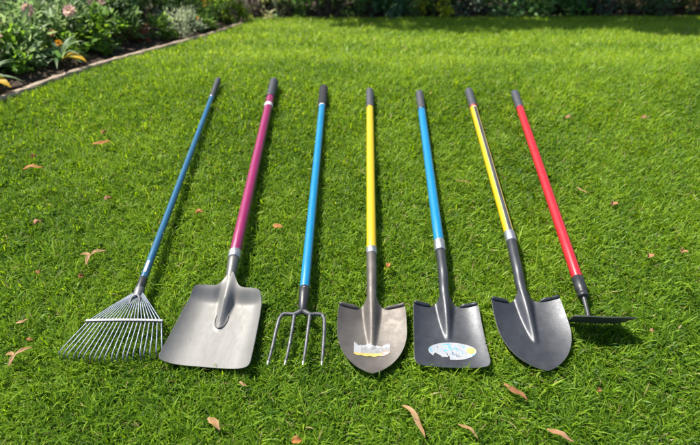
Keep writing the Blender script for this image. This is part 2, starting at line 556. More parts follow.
def socket_part(root, mat, y0, yb, z0, ztop, r0, r1, bl, crank=0.0, run=0.075):
    """tube from the ferrule to the blade; it sinks into the pressed frog until it is gone"""
    m = MB()
    n = 34
    pts, rr = [], []
    ye = yb + run
    for i in range(n):
        t = i / (n - 1)
        y = y0 + (ye - y0) * t
        q = (y - y0) / (yb - y0)
        r = r0 + (r1 - r0) * min(1, q)
        lift = z0 + 0.003 * math.sin(math.pi * min(1, q))
        k = max(0.0, min(1.0, (y - yb + 0.055) / (run + 0.055)))      # 0 where the blade's neck begins
        r = r * (1 - 0.78 * smooth01(k))
        zt = bl.crest(y - yb) - r + 0.0006 - 0.007 * k * k
        e = smooth01((y - yb + 0.125) / 0.075)
        z = lift * (1 - e) + zt * e
        pts.append((crank * math.sin(math.pi * min(1, q)), y, z)); rr.append(r)
    for _ in range(3):
        pts = [pts[0]] + [tuple((pts[i - 1][c] + 2 * pts[i][c] + pts[i + 1][c]) / 4 for c in range(3)) for i in range(1, n - 1)] + [pts[-1]]
    rr[0] *= 0.93
    m.tube(pts, rr, 24)
    return m.build('socket', mat, root)

def ferrule_part(root, mat, y0, y1, z, dz, r, name='ferrule'):
    m = MB()
    e = 0.0022
    ysl = [y0, y0 + e, y0 + 2 * e, (y0 + y1) / 2, y1 - 2 * e, y1 - e, y1]
    m.tube([(0, y, z + dz * (y - y0)) for y in ysl], [r * 0.93, r * 1.0, r * 1.03, r * 1.0, r * 1.03, r * 1.0, r * 0.93], 24)
    o = m.build(name, mat, root)
    if y1 < 0.4: o.location = (0, TOP['d'], TOP['d'] * dz)
    return o

FOOT = []   # footprints pressed into the grass: (tool, kind, params)

TOP['d'] = 0.052
# --- scoop shovel, wide grey scoop on a magenta handle
t = TOOLS['scoop']; G = 2.715
root = place('scoop', 'scoop_shovel', 'wide pale grey metal scoop shovel with a magenta handle', 'shovel')
zg, zf = 0.042, 0.072
slope = (zf - zg) / 1.42
grip_part(root, M['rubber'], 0.20, 0.0235, zg, zg + 0.2 * slope)
shaft_part(root, 'shaft', M['magenta'], 0.195, 1.415, zg + 0.195 * slope, zf, t['r'])
ferrule_part(root, M['white'], 0.275, 0.305, zg + 0.28 * slope, slope, t['r'] + 0.0012, 'white_ring')
ferrule_part(root, M['ferrule'], 1.407, 1.443, zf, 0.0, t['r'] + 0.002)
bl = Blade(0.288, [(0, 0.080), (0.02, 0.102), (0.05, 0.112), (0.10, 0.118), (0.18, 0.122), (0.35, 0.127), (0.7, 0.134), (0.88, 0.137), (0.95, 0.138), (0.98, 0.1365), (0.995, 0.133), (1.0, 0.130)],
           0.026, 0.044, 0.050, 0.019, 0.52, back=0.036, tipz=0.006, power=5.0, backrun=0.2, bow=0.0)
socket_part(root, M['alu_sock'], 1.441, 1.567, zf, 0.078, 0.0195, 0.0165, bl, run=0.045)
b = blade_part(root, bl, 1.567, [M['alu'], M['edge']])
b.rotation_euler = (0, 0, math.radians(-5.5))
FOOT.append(('scoop', 1.54, 1.86, 0.140, 0.016))
# weld bead where the socket runs out on the scoop
m = MB()
pp = [bl.at(0.020 * math.sin(a), 0.105 + 0.038 * math.cos(a), 0.001) for a in lin(-1.9, 1.9, 15)]
m.tube(pp, [0.0022] * 15, 8)
m.build('weld_bead', M['alu_sock'], b)

TOP['d'] = -0.012
# --- rake
t = TOOLS['rake']
root = place('rake', 'leaf_rake', 'fan-shaped steel leaf rake with a thin steel blue handle', 'rake')
zg, zf = 0.033, 0.070
slope = (zf - zg) / 1.5
grip_part(root, M['rubber'], 0.215, 0.0155, zg, zg + 0.185 * slope)
sh = shaft_part(root, 'shaft', M['blue_dark'], 0.18, 1.515, zg + 0.18 * slope, zf, t['r'])
ferrule_part(root, M['ferrule'], 0.214, 0.220, zg + 0.217 * slope, slope, t['r'] + 0.0010, 'thin_ring')
# pale printed label on the handle near the socket
m = MB()
vs, fs = [], []
for i in range(2):
    for k in range(9):
        a = math.radians(75 + 5 * k)
        y = 1.435 + 0.055 * i
        vs.append((math.cos(a) * (t['r'] + 0.0006), y, zg + slope * y + math.sin(a) * (t['r'] + 0.0006)))
for k in range(8): fs.append((k, k + 1, 9 + k + 1, 9 + k))
m.add(vs, fs); m.build('printed_label', M['white'], sh)
m = MB(); m.tube([(0, 1.508, zf), (0, 1.513, zf), (0, 1.56, zf), (0, 1.565, zf)], [0.0125, 0.0145, 0.0145, 0.0135], 20); m.build('socket', M['black'], root)
m = MB(); m.tube([(0, 1.553, zf - 0.001), (0, 1.556, zf - 0.001), (0, 1.585, zf - 0.006), (0, 1.588, zf - 0.006)], [0.0145, 0.0165, 0.0165, 0.015], 22); m.build('collar', M['crossbar'], root)
# spring loop below the collar
m = MB()
lp = [(0.018 * math.cos(a) * 1.0, 1.612 + 0.026 * math.sin(a), 0.062 - 0.010 * math.sin(a)) for a in lin(math.pi * 0.95, math.pi * 2.05, 14)]
lp = [(0.015 * math.sin(a), 1.590 + 0.021 * (1 - math.cos(a)), 0.082 - 0.008 * (1 - math.cos(a))) for a in lin(-2.9, 2.9, 22)]
m.tube(lp, [0.0042] * 22, 8, flat=0.6); m.build('spring_loop', M['crossbar'], root)
NT = 20
fan_c = (0.0, 1.575)
yaw = math.radians(2.0)
for i in range(NT):
    q = i / (NT - 1)
    # local x runs opposite to the picture: q=0 is the tine at the picture's left
    tipx = 0.186 - 0.314 * q
    tipy = 1.778 + 0.040 * math.sin(math.pi * (0.12 + 0.76 * q)) - 0.012 * (1 - q) * 0
    barx = 0.130 - 0.232 * q
    bary = 1.684 + 0.006 * (q - 0.5)
    sx = 0.013 - 0.026 * q
    zs = 0.074 - 0.004 * abs(q - .5)
    zb = 0.064 + 0.004 * math.sin(math.pi * q)
    jit = rnd.uniform(-0.004, 0.004)
    dx, dy = tipx - barx, tipy - bary
    pts = [(sx, 1.572, zs), (sx + (barx - sx) * 0.5, 1.572 + (bary - 1.572) * 0.5, (zs + zb) / 2 + 0.002), (barx, bary, zb),
           (barx + dx * 0.5, bary + dy * 0.5, zb - 0.004), (barx + dx * 0.88 + jit * 0.5, bary + dy * 0.88, zb - 0.008),
           (barx + dx * 0.97 + jit, bary + dy * 0.97, zb - 0.013), (tipx + jit, tipy, zb - 0.030)]
    m = MB(); m.tube(pts, [0.0016, 0.0020, 0.0024, 0.0024, 0.0024, 0.0023, 0.0016], 8, flat=0.55)
    m.build('tine', M['tine'], root)
m = MB()
for zz in (0.0695,):
    vs = []
    for i in range(13):
        q = i / 12
        x = 0.135 - 0.242 * q; y = 1.684 + 0.006 * (q - 0.5)
        z = 0.0665 + 0.004 * math.sin(math.pi * q)
        for (dy, dz) in ((-0.0048, 0.0005), (-0.0038, 0.0030), (0.0038, 0.0030), (0.0048, 0.0005), (0.0048, -0.004), (-0.0048, -0.004)):
            vs.append((x, y + dy, z + dz))
    fs = [(i * 6 + k, i * 6 + (k + 1) % 6, (i + 1) * 6 + (k + 1) % 6, (i + 1) * 6 + k) for i in range(12) for k in range(6)] + [tuple(range(6)), tuple(12 * 6 + k for k in range(5, -1, -1))]
    m.add(vs, fs)
cb = m.build('crossbar', M['crossbar'], root)
for i in range(NT):
    q = i / (NT - 1)
    m = MB(); m.tube([(0.130 - 0.232 * q, 1.684 + 0.006 * (q - 0.5), 0.069 + 0.004 * math.sin(math.pi * q)), (0.130 - 0.232 * q, 1.684 + 0.006 * (q - 0.5), 0.0702 + 0.004 * math.sin(math.pi * q))], [0.0026, 0.0018], 7, up=(0, 1, 0))
    m.build('rivet', M['tine'], cb)

TOP['d'] = 0.035
# --- digging fork
t = TOOLS['fork']
root = place('fork', 'garden_fork', 'four-tined dark steel garden fork with a bright blue handle', 'fork')
zg, zf = 0.038, 0.066
slope = (zf - zg) / 1.46
grip_part(root, M['foam'], 0.205, 0.0225, zg, zg + 0.205 * slope, taper=0.98)
shaft_part(root, 'shaft', M['blue'], 0.20, 1.50, zg + 0.20 * slope, zf, t['r'])
ferrule_part(root, M['white'], 0.203, 0.214, zg + 0.208 * slope, slope, t['r'] + 0.001, 'pale_ring')
m = MB(); m.tube([(0, 1.487, zf), (0, 1.490, zf), (0, 1.52, zf), (0, 1.555, zf - 0.003), (0, 1.582, zf - 0.006), (0, 1.586, zf - 0.006)], [0.0165, 0.0185, 0.0180, 0.0155, 0.0135, 0.011], 22)
sk = m.build('socket', M['black'], root)
m = MB(); m.tube([(0, 1.499, zf + 0.0165), (0, 1.499, zf + 0.0195)], [0.003, 0.0022], 8, up=(0, 1, 0)); m.build('rivet', M['ferrule'], sk)
m = MB()
for s_ in (-1, 1):
    pts = [(s_ * 0.002, 1.582, 0.063), (s_ * 0.014, 1.590, 0.063), (s_ * 0.030, 1.598, 0.063)]
    m.tube(pts, [0.0095, 0.0085, 0.0072], 12)
    pts = [(s_ * 0.024, 1.597, 0.063), (s_ * 0.042, 1.594, 0.063), (s_ * 0.058, 1.594, 0.063), (s_ * 0.070, 1.601, 0.062)]
    m.tube(pts, [0.0072, 0.0066, 0.0064, 0.0064], 12)
m.build('crossbar', M['fork_steel'], root)
# (x at the crossbar, x at the tip, length of the curl at the shoulder); local x runs right to left in the picture
for (xa, xb, outer) in ((0.066, 0.092, 1), (0.024, 0.040, 0), (-0.024, -0.014, 0), (-0.066, -0.070, 1)):
    pts = []
    sgn = 1 if xa > 0 else -1
    y0 = 1.596 if not outer else 1.600
    pts.append((xa - (0.002 * sgn if outer else 0), y0 - 0.002, 0.063))
    if outer: pts.append((xa + 0.006 * sgn, y0 + 0.012, 0.062)); xa2 = xa + 0.008 * sgn
    else: pts.append((xa + 0.001 * sgn, y0 + 0.010, 0.064)); xa2 = xa
    for k, zz in ((0.25, 0.054), (0.5, 0.045), (0.75, 0.042), (0.92, 0.045), (1.0, 0.048)):
        pts.append((xa2 + (xb - xa2) * k, y0 + 0.012 + (1.772 - y0 - 0.012) * k, zz))
    m = MB(); m.tube(pts, [0.0062, 0.0061, 0.0057, 0.0055, 0.0050, 0.0038, 0.0014], 10, flat=0.8)
    tn = m.build('tine', M['fork_steel'], root)
    m = MB(); m.tube([(pts[5][0] + (pts[6][0] - pts[5][0]) * k, pts[5][1] + (pts[6][1] - pts[5][1]) * k, pts[5][2] + (pts[6][2] - pts[5][2]) * k) for k in (-0.1, 0.5, 1.02)], [0.0043, 0.0031, 0.0013], 8, flat=0.85)
    m.build('worn_tip', M['edge'], tn)

ROUND = [(0, 0.106), (0.04, 0.108), (0.2, 0.1095), (0.4, 0.1090), (0.5, 0.1060), (0.6, 0.0995), (0.7, 0.0885), (0.78, 0.0760), (0.86, 0.0585), (0.92, 0.0405), (0.965, 0.0225), (0.99, 0.0090), (1.0, 0.0025)]
ROUND = [(t_, float(np.interp(t_, [a for a, b_ in ROUND], [b_ for a, b_ in ROUND]))) for t_ in np.linspace(0, 1, 61)]
ROUND = [ROUND[0]] + [(ROUND[i][0], (ROUND[i - 1][1] + 2 * ROUND[i][1] + ROUND[i + 1][1]) / 4) for i in range(1, 60)] + [ROUND[60]]

# --- round point shovel, brown-grey steel, yellow handle, torn sticker
t = TOOLS['dig']
root = place('dig', 'round_point_shovel', 'brown-grey round-point shovel with a plain yellow handle and torn sticker', 'shovel')
zg, zf = 0.036, 0.070
slope = (zf - zg) / 1.25
grip_part(root, M['grip_grey'], 0.20, 0.0205, zg, zg + 0.2 * slope)
shaft_part(root, 'shaft', M['yellow'], 0.195, 1.285, zg + 0.195 * slope, zf, t['r'])
ferrule_part(root, M['ferrule'], 1.276, 1.306, zf, 0.0, t['r'] + 0.0016)
bl = Blade(0.236, ROUND, 0.026, 0.030, 0.034, 0.0185, 0.62, tipz=0.014, power=2.0)
b = blade_part(root, bl, 1.530, [M['bronze'], M['edge']], nu=61, nt=60)
for s_ in (-1, 1): step_part(b, bl, s_, 0.040, 0.106, M['bronze'])
socket_part(root, M['bronze'], 1.303, 1.530, zf, 0.062, 0.0180, 0.0165, bl)
FOOT.append(('dig', 1.52, 1.77, 0.108, 0.015))
def in_torn(x, y):
    y += 0.030
    x = -x                                                   # picture-left is local +x
    if not (-0.056 < x < 0.056 and 0.138 < y < 0.205): return False
    top = 0.165 + 0.0030 * math.sin(x * 97) + 0.0022 * math.sin(x * 233 + 1) + 0.0012 * math.sin(x * 611 + 2) - 0.006 * (1 - (x / 0.05) ** 2)
    if x < -0.040: top = 0.150 + (x + 0.056) * 0.9
    if x > 0.040: top = 0.157 + 0.003 * math.sin(x * 900)
    bot = 0.202 - 0.005 * abs(x / 0.056) ** 2 + 0.0012 * math.sin(x * 240)
    if x > 0.046: bot -= (x - 0.046) * 0.9
    return top < y < bot
def pick_torn(x, y):
    y += 0.030
    x = -x
    if y > 0.190 and x < 0.030: return 2
    if x > 0.028 and y > 0.180 and 0.75 < ((x - 0.042) / 0.012) ** 2 + ((y - 0.190) / 0.006) ** 2 < 1.35: return 3
    if y > 0.187 and x > 0.030: return 0
    if x < -0.034: return 0
    if y < 0.168 + 0.002 * math.sin(x * 400): return 0
    return 1
sticker(b, bl, in_torn, pick_torn, [M['paper'], M['paper_grey'], M['ink_yellow'], M['ink_red']], (-0.058, 0.058, 0.105, 0.178), 0.0012, 'torn white and yellow paper sticker')

# --- square mouth shovel, black, blue handle, oval sticker
t = TOOLS['flat']
root = place('flat', 'square_mouth_shovel', 'black square-mouth shovel with a bright blue handle and oval sticker', 'shovel')
zg, zf = 0.036, 0.070
slope = (zf - zg) / 1.2
grip_part(root, M['grip_grey'], 0.195, 0.0205, zg, zg + 0.195 * slope)
ferrule_part(root, M['black'], 0.190, 0.200, zg + 0.195 * slope, slope, t['r'] + 0.0012, 'dark_ring')
shaft_part(root, 'shaft', M['blue'], 0.19, 1.222, zg + 0.19 * slope, zf, t['r'])
ferrule_part(root, M['ferrule'], 1.213, 1.266, zf, 0.0, t['r'] + 0.0016)
bl = Blade(0.228, [(0, 0.104), (0.05, 0.1065), (0.3, 0.108), (0.6, 0.110), (0.85, 0.1125), (0.93, 0.1125), (0.97, 0.109), (0.99, 0.104), (1.0, 0.098)],
           0.026, 0.026, 0.033, 0.018, 0.55, tipz=0.008, power=3.4)
b = blade_part(root, bl, 1.490, [M['black_steel'], M['edge']], nu=57, nt=48)
for s_ in (-1, 1): step_part(b, bl, s_, 0.046, 0.103, M['black_steel'])
socket_part(root, M['black_steel'], 1.263, 1.490, zf, 0.060, 0.0175, 0.0165, bl)
FOOT.append(('flat', 1.48, 1.725, 0.112, 0.015))
def in_oval(x, y):
    y += 0.028
    x = -x
    if ((x - 0.006) / 0.073) ** 2 + ((y - 0.196) / 0.033) ** 2 > 1: return False
    # torn bite at the lower left
    if y > 0.196 and -0.052 < x < -0.004:
        e = 0.203 + 0.016 * abs(math.sin((x + 0.044) * 62)) + 0.0012 * math.sin(x * 420)
        if y > e and x < -0.012 + (y - 0.2) * 0.5: return False
    return True
BLK = [(-0.062, -0.056, 0.186, 0.203, 1), (-0.020, -0.008, 0.190, 0.197, 1), (-0.012, 0.012, 0.168, 0.174, 1), (0.000, 0.010, 0.176, 0.190, 1), (0.012, 0.020, 0.183, 0.187, 1),
       (0.002, 0.008, 0.198, 0.212, 2), (0.010, 0.014, 0.206, 0.218, 2), (0.022, 0.026, 0.180, 0.196, 1), (0.034, 0.037, 0.194, 0.205, 1), (-0.016, -0.012, 0.200, 0.212, 2),
       (0.045, 0.053, 0.176, 0.183, 1), (0.060, 0.068, 0.207, 0.216, 1), (-0.036, -0.030, 0.178, 0.182, 2), (0.016, 0.022, 0.212, 0.217, 2)]
def pick_oval(x, y):
    y += 0.028
    x = -x
    if ((x - 0.064) / 0.013) ** 2 + ((y - 0.194) / 0.012) ** 2 < 1: return 3
    cx_, cy_ = int((x - (y - 0.196) * 0.35) / 0.0032 + 60), int(y / 0.0052)
    hsh = (cx_ * 73 + cy_ * 151 + (cx_ // 3) * 37) % 17
    if (y / 0.0052) % 1 < 0.55 and hsh < 3 and abs(x - 0.004) < 0.055 and (cx_ // 9 + cy_) % 3: return 1 if hsh < 2 else 4
    for (a, b_, c, d, mi) in BLK:
        xs_ = x - (y - 0.196) * 0.35
        if a < xs_ < b_ and c < y < d and math.sin(x * 1100) + math.cos(y * 1300 + x * 400) > -0.9: return mi
    return 0
sticker(b, bl, in_oval, pick_oval, [M['paper'], M['ink_blue'], M['ink_dark'], M['ink_yellow'], M['ink_grey']], (-0.085, 0.072, 0.130, 0.206), 0.0010, 'white oval sticker with blue marks and a torn bite')

# --- round point shovel, black, striped yellow handle
t = TOOLS['point']
root = place('point', 'round_point_shovel', 'black round-point shovel with a grey-striped yellow handle', 'shovel')
zg, zf = 0.036, 0.071
slope = (zf - zg) / 1.2
grip_part(root, M['grip_grey'], 0.19, 0.0210, zg, zg + 0.19 * slope, ridges=False)
ferrule_part(root, M['dkred'], 0.186, 0.202, zg + 0.194 * slope, slope, t['r'] + 0.0014, 'red_ring')
sh = shaft_part(root, 'shaft', M['yellow'], 0.19, 1.203, zg + 0.19 * slope, zf, t['r'])
def strip(a0, a1, mat, off, name, ya=0.240, yb=1.198):
    m = MB(); vs, fs = [], []
    k = 8; n = 6
    for i in range(n):
        y = ya + (yb - ya) * i / (n - 1)
        for j in range(k):
            a = math.radians(a0 + (a1 - a0) * j / (k - 1))
            vs.append((math.cos(a) * (t['r'] + off), y, zg + 0.19 * slope + (zf - zg - 0.19 * slope) * (y - 0.19) / (1.203 - 0.19) + math.sin(a) * (t['r'] + off)))
    for i in range(n - 1):
        for j in range(k - 1):
            q = i * k + j
            fs.append((q, q + 1, q + k + 1, q + k))
    m.add(vs, fs)
    return m.build(name, mat, sh)
strip(70, 122, M['decal_pale'], 0.0004, 'decal_border')          # angles from local +x (the picture's left is +x): 90 is straight up
strip(75, 116, M['decal_grey'], 0.0008, 'decal_strip', 0.250, 1.194)
ferrule_part(root, M['ferrule'], 1.194, 1.243, zf, 0.0, t['r'] + 0.0016)
bl = Blade(0.256, [(a, b_ * 1.055) for a, b_ in ROUND], 0.026, 0.028, 0.034, 0.0185, 0.60, tipz=0.014, power=2.1)
b = blade_part(root, bl, 1.502, [M['black_steel'], M['edge']], nu=61, nt=60)
b.rotation_euler = (0, 0, math.radians(4.0))
for s_ in (-1, 1): step_part(b, bl, s_, 0.050, 0.112, M['black_steel'])
socket_part(root, M['black_steel'], 1.240, 1.502, zf, 0.062, 0.0180, 0.0165, bl, crank=0.006)
FOOT.append(('point', 1.49, 1.755, 0.114, 0.015))

# --- hoe
t = TOOLS['hoe']
root = place('hoe', 'draw_hoe', 'hoe with a red handle and dark plate standing up from the grass', 'hoe')
zg, zf = 0.038, 0.058
slope = (zf - zg) / 1.39
grip_part(root, M['grip_grey'], 0.175, 0.0205, zg, zg + 0.175 * slope)
shaft_part(root, 'shaft', M['red'], 0.17, 1.395, zg + 0.17 * slope, zf, t['r'])
m = MB()
m.tube([(0, y, zf) for y in (1.385, 1.388, 1.43, 1.444, 1.447, 1.456, 1.459, 1.468, 1.472)], [0.0185, 0.0205, 0.0195, 0.0185, 0.0165, 0.0165, 0.0180, 0.0170, 0.012], 22)
m.build('socket', M['black'], root)
m = MB(); m.tube([(0, 1.465, zf), (0, 1.49, zf - 0.002), (-0.001, 1.52, 0.050), (-0.002, 1.552, 0.040)], [0.0075, 0.0070, 0.0065, 0.0062], 14)
m.build('neck', M['fork_steel'], root)
# plate: starts at the neck and rises towards the viewer; local x runs right to left in the picture
tilt = math.radians(63)
m = MB()
vs = []
nxp, nyp = 11, 5
for s_ in (0, 1):
    for j in range(nyp):
        q = j / (nyp - 1)
        for i in range(nxp):
            u = -1 + 2 * i / (nxp - 1)
            wd = 0.083 + 0.012 * q
            x = u * wd - 0.022
            hgt = 0.100 * q * (1 - 0.10 * abs(u) ** 3)
            n = (0, -math.sin(tilt), math.cos(tilt))
            th = 0.0042 * s_
            y = hgt * math.cos(tilt) + th * math.sin(tilt)
            z = hgt * math.sin(tilt) - th * math.cos(tilt)
            bow = 0.010 * (u * u)
            vs.append((x, 1.546 + y + (x + 0.028) * 0.03 - bow * 0.3, 0.026 + z))
N = nxp * nyp
fs = []
for j in range(nyp - 1):
    for i in range(nxp - 1):
        a = j * nxp + i
        fs += [(a, a + nxp, a + nxp + 1, a + 1), (N + a, N + a + 1, N + a + nxp + 1, N + a + nxp)]
ring = list(range(nxp)) + [j * nxp + nxp - 1 for j in range(1, nyp)] + [(nyp - 1) * nxp + i for i in range(nxp - 2, -1, -1)] + [j * nxp for j in range(nyp - 2, 0, -1)]
for k in range(len(ring)):
    a, b_ = ring[k], ring[(k + 1) % len(ring)]
    fs.append((a, b_, N + b_, N + a))
m.add(vs, fs)
m.build('hoe_plate', M['hoe_plate'], root)

# ------------------------------------------------------------------ the lawn
def clumpy(x, y):
    return (np.sin(x * 31 + 2 * np.sin(y * 17)) + np.sin(y * 37 + 2 * np.sin(x * 23 + 1)) + np.sin((x + y) * 53 + 1.7)) / 3
def patchy(x, y):
    return (np.sin(x * 5.3 + 1.5 * np.sin(y * 3.1 + 0.6)) + np.sin(y * 6.1 + 1.8 * np.sin(x * 4.3)) + 0.7 * np.sin(x * 11.0 - y * 9.0)) / 2.7

def make_grass(name, ylo, yhi, dens, width, height, nseg, label, margin=0.5, clear=0.0):
    rg = RNG
    ncand = int(dens * (yhi - ylo) * 9.0)
    y = rg.uniform(ylo, yhi, ncand)
    x = rg.uniform(-4.5, 4.5, ncand)
    zc = y * 0.74 + (1.4 - gz(x, y)) * 0.6725
    keep = (np.abs(x) < 0.673 * zc + margin) & (x > kerb_x(y) + 0.018 + 0.008 * np.sin(y * 37) + 0.015 * rg.random(ncand)) & (y < back_y(x) - 0.01)
    x, y = x[keep], y[keep]
    n = len(x)
    # draw bases together into little tufts
    cl = clumpy(x, y)
    pa = patchy(x, y)
    hgt = height * np.clip(rg.normal(1.0, 0.30, n), 0.35, 1.9) * (1 + 0.22 * cl + 0.10 * pa)
    long_ = rg.random(n) < 0.045
    hgt = np.where(long_, hgt * 1.45, hgt)
    az = rg.uniform(0, 2 * np.pi, n)
    flow = 2.2 * np.sin(x * 9 + np.cos(y * 7) * 2) + 1.7 * np.cos(y * 11 + x * 5)
    flow2 = flow + 4.5 * cl
    mix = rg.random(n) < 0.42
    az = np.where(mix, flow2 + rg.normal(0, 0.55, n), az)
    lean = np.clip(rg.normal(0.62, 0.30, n), 0.05, 1.35)
    bend = np.clip(rg.normal(0.95, 0.45, n), 0.0, 2.1)
    wd = width * np.clip(rg.normal(1.0, 0.34, n), 0.4, 1.9)
    dx, dy = np.cos(az), np.sin(az)
    # facing of the blade, turned at random about its own line
    px, py = -dy, dx
    tw = rg.normal(0, 0.5, n)
    base_z = gz(x, y) - 0.002
    K = nseg
    nv = 2 * K + 1
    V = np.zeros((n, nv, 3), np.float32)
    cx, cy, cz = x.copy(), y.copy(), base_z.copy()
    seg = hgt / K
    for k in range(K + 1):
        f = k / K
        wk = wd * (1 - f ** 1.6 * 0.92) * 0.5 * (0.75 + 0.5 * min(f * 2, 1))
        if k < K:
            ox = px * wk; oy = py * wk; oz = np.sin(tw) * wk * 0.6
            V[:, 2 * k, 0] = cx - ox; V[:, 2 * k, 1] = cy - oy; V[:, 2 * k, 2] = cz - oz
            V[:, 2 * k + 1, 0] = cx + ox; V[:, 2 * k + 1, 1] = cy + oy; V[:, 2 * k + 1, 2] = cz + oz
        else:
            V[:, 2 * K, 0] = cx; V[:, 2 * K, 1] = cy; V[:, 2 * K, 2] = cz
        ang = lean + bend * f
        cx = cx + dx * np.sin(ang) * seg
        cy = cy + dy * np.sin(ang) * seg
        cz = cz + np.maximum(np.cos(ang), -0.25) * seg
    # pressed flat where a tool lies on it
    P = V.reshape(-1, 3)
    if ylo < 2.9:
        for key, tl in TOOLS.items():
            lx, ly = to_local(tl, P[:, 0], P[:, 1])
            zl = 0.036 - tl['r'] - 0.004 + 0.02 * np.clip(ly / 1.4, 0, 1)
            m_ = (np.abs(lx) < tl['r'] * 0.72) & (ly > -0.012) & (ly < 1.5)
            P[m_, 2] = np.minimum(P[m_, 2], zl[m_])
        for (key, y0, y1, hw, zl) in FOOT:
            lx, ly = to_local(TOOLS[key], P[:, 0], P[:, 1])
            round_ = key in ('dig', 'point')
            hwv = hw * np.where(round_ & (ly > y0 + 0.14), np.sqrt(np.clip(1 - ((ly - y0 - 0.14) / (y1 - y0 - 0.13)) ** 2, 0, 1)), 1.0) if round_ else hw
            m_ = (np.abs(lx) < hwv - 0.009) & (ly > y0 + 0.004) & (ly < y1 - 0.018)
            P[m_, 2] = np.minimum(P[m_, 2], zl)
        # the rake's fan and the fork's tines press the tips down
        for (key, y0, y1, w0, w1, zl) in (('rake', 1.57, 1.81, 0.02, 0.17, 0.040), ('fork', 1.57, 1.78, 0.085, 0.09, 0.036)):
            lx, ly = to_local(TOOLS[key], P[:, 0], P[:, 1])
            hwv = w0 + (w1 - w0) * np.clip((ly - y0) / (y1 - y0), 0, 1)
            m_ = (np.abs(lx) < hwv) & (ly > y0) & (ly < y1)
            P[m_, 2] = np.where(P[m_, 2] > zl, zl + (P[m_, 2] - zl) * 0.25, P[m_, 2])
        # the hoe's plate sits in the grass
    # colour of each blade
    r1 = rg.random(n); r2 = rg.random(n)
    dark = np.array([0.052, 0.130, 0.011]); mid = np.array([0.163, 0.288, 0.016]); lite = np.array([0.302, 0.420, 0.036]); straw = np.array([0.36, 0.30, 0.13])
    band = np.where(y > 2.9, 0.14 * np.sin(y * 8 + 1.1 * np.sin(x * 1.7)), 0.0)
    k = np.clip(0.41 + 0.09 * np.clip((y - 0.8) / 0.8, 0, 1) + 0.25 * np.clip((y - 2.3) / 1.2, 0, 1) + band + 0.17 * pa + 0.11 * cl + rg.normal(0, 0.27, n), 0, 1)[:, None]  # far blades paler: grazing sunlight put into the tint; nearest ones darker
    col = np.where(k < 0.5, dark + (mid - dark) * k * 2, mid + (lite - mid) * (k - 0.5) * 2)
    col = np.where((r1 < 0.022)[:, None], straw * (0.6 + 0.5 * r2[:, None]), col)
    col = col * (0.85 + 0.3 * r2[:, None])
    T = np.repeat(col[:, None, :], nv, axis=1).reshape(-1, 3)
    off = (np.arange(n) * nv)[:, None]
    q = np.concatenate([off + np.array([[2 * j, 2 * j + 1, 2 * j + 3, 2 * j + 2]]) for j in range(K - 1)], 0) if K > 1 else None
    tr = off + np.array([[2 * K - 2, 2 * K - 1, 2 * K]])
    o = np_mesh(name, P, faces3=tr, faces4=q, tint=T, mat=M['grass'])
    tag(o, label, 'grass', kind='stuff')
    return o

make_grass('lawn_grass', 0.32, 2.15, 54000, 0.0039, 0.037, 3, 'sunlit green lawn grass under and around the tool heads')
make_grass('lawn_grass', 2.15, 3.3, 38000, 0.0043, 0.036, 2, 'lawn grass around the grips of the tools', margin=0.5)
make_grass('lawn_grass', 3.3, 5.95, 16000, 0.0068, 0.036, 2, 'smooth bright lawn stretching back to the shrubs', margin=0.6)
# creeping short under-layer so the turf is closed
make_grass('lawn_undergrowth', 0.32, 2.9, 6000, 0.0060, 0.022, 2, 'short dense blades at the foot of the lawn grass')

# ------------------------------------------------------------------ fallen leaves and petals on the grass
def fallen(name, label, cat, loc, ang, length, width, curl, cols, wob_=0.0, group=None, lift=0.0, roll=0.35):
    n, k = 13, 5
    vs, tint = [], []
    ph = rnd.uniform(0, 6)
    for i in range(n):
        s = i / (n - 1)
        a = ang * 0 + curl * (s - 0.5)
        # centre line: an arc, wobbling a little
        cx = (s - 0.5) * length
        cy = curl * length * 0.5 * ((s - 0.5) ** 2 * 4 - 0.5) * 0.5 + wob_ * math.sin(s * 9 + ph)
        cz = length * (0.10 * math.sin(s * 3.1 + ph * 0.2) + 0.03 * math.sin(s * 8 + ph))
        w = width * 0.5 * (math.sin(math.pi * min(1, 0.08 + 0.90 * s)) ** 1.0) * (1 + 0.10 * math.sin(s * 17 + ph))
        w = max(w, width * 0.05)
        for j in range(k):
            q = -1 + 2 * j / (k - 1)
            vs.append((cx, cy + q * w, cz + roll * w * (q * q) + 0.12 * w * math.sin(s * 13 + q * 2 + ph)))
            f = (0.5 + 0.5 * math.sin(s * 6 + q + ph)) * (0.55 if j == 2 else 1.0) * rnd.uniform(0.7, 1.1)
            c = [cols[0][d] * (1 - f) + cols[1][d] * f for d in range(3)]
            tint.append(c)
    fs = [(i * k + j, (i + 1) * k + j, (i + 1) * k + j + 1, i * k + j + 1) for i in range(n - 1) for j in range(k - 1)]
    o = np_mesh(name, vs, faces4=fs, tint=np.array(tint), mat=M['dry'], smooth=True)
    so = o.modifiers.new('thickness', 'SOLIDIFY'); so.thickness = 0.0006
    o.location = (loc[0], loc[1], gzf(*loc) + 0.040 + lift)
    o.rotation_euler = (rnd.uniform(-0.2, 0.2), rnd.uniform(-0.12, 0.12), math.radians(ang))
    if label: tag(o, label, cat, group)
    return o

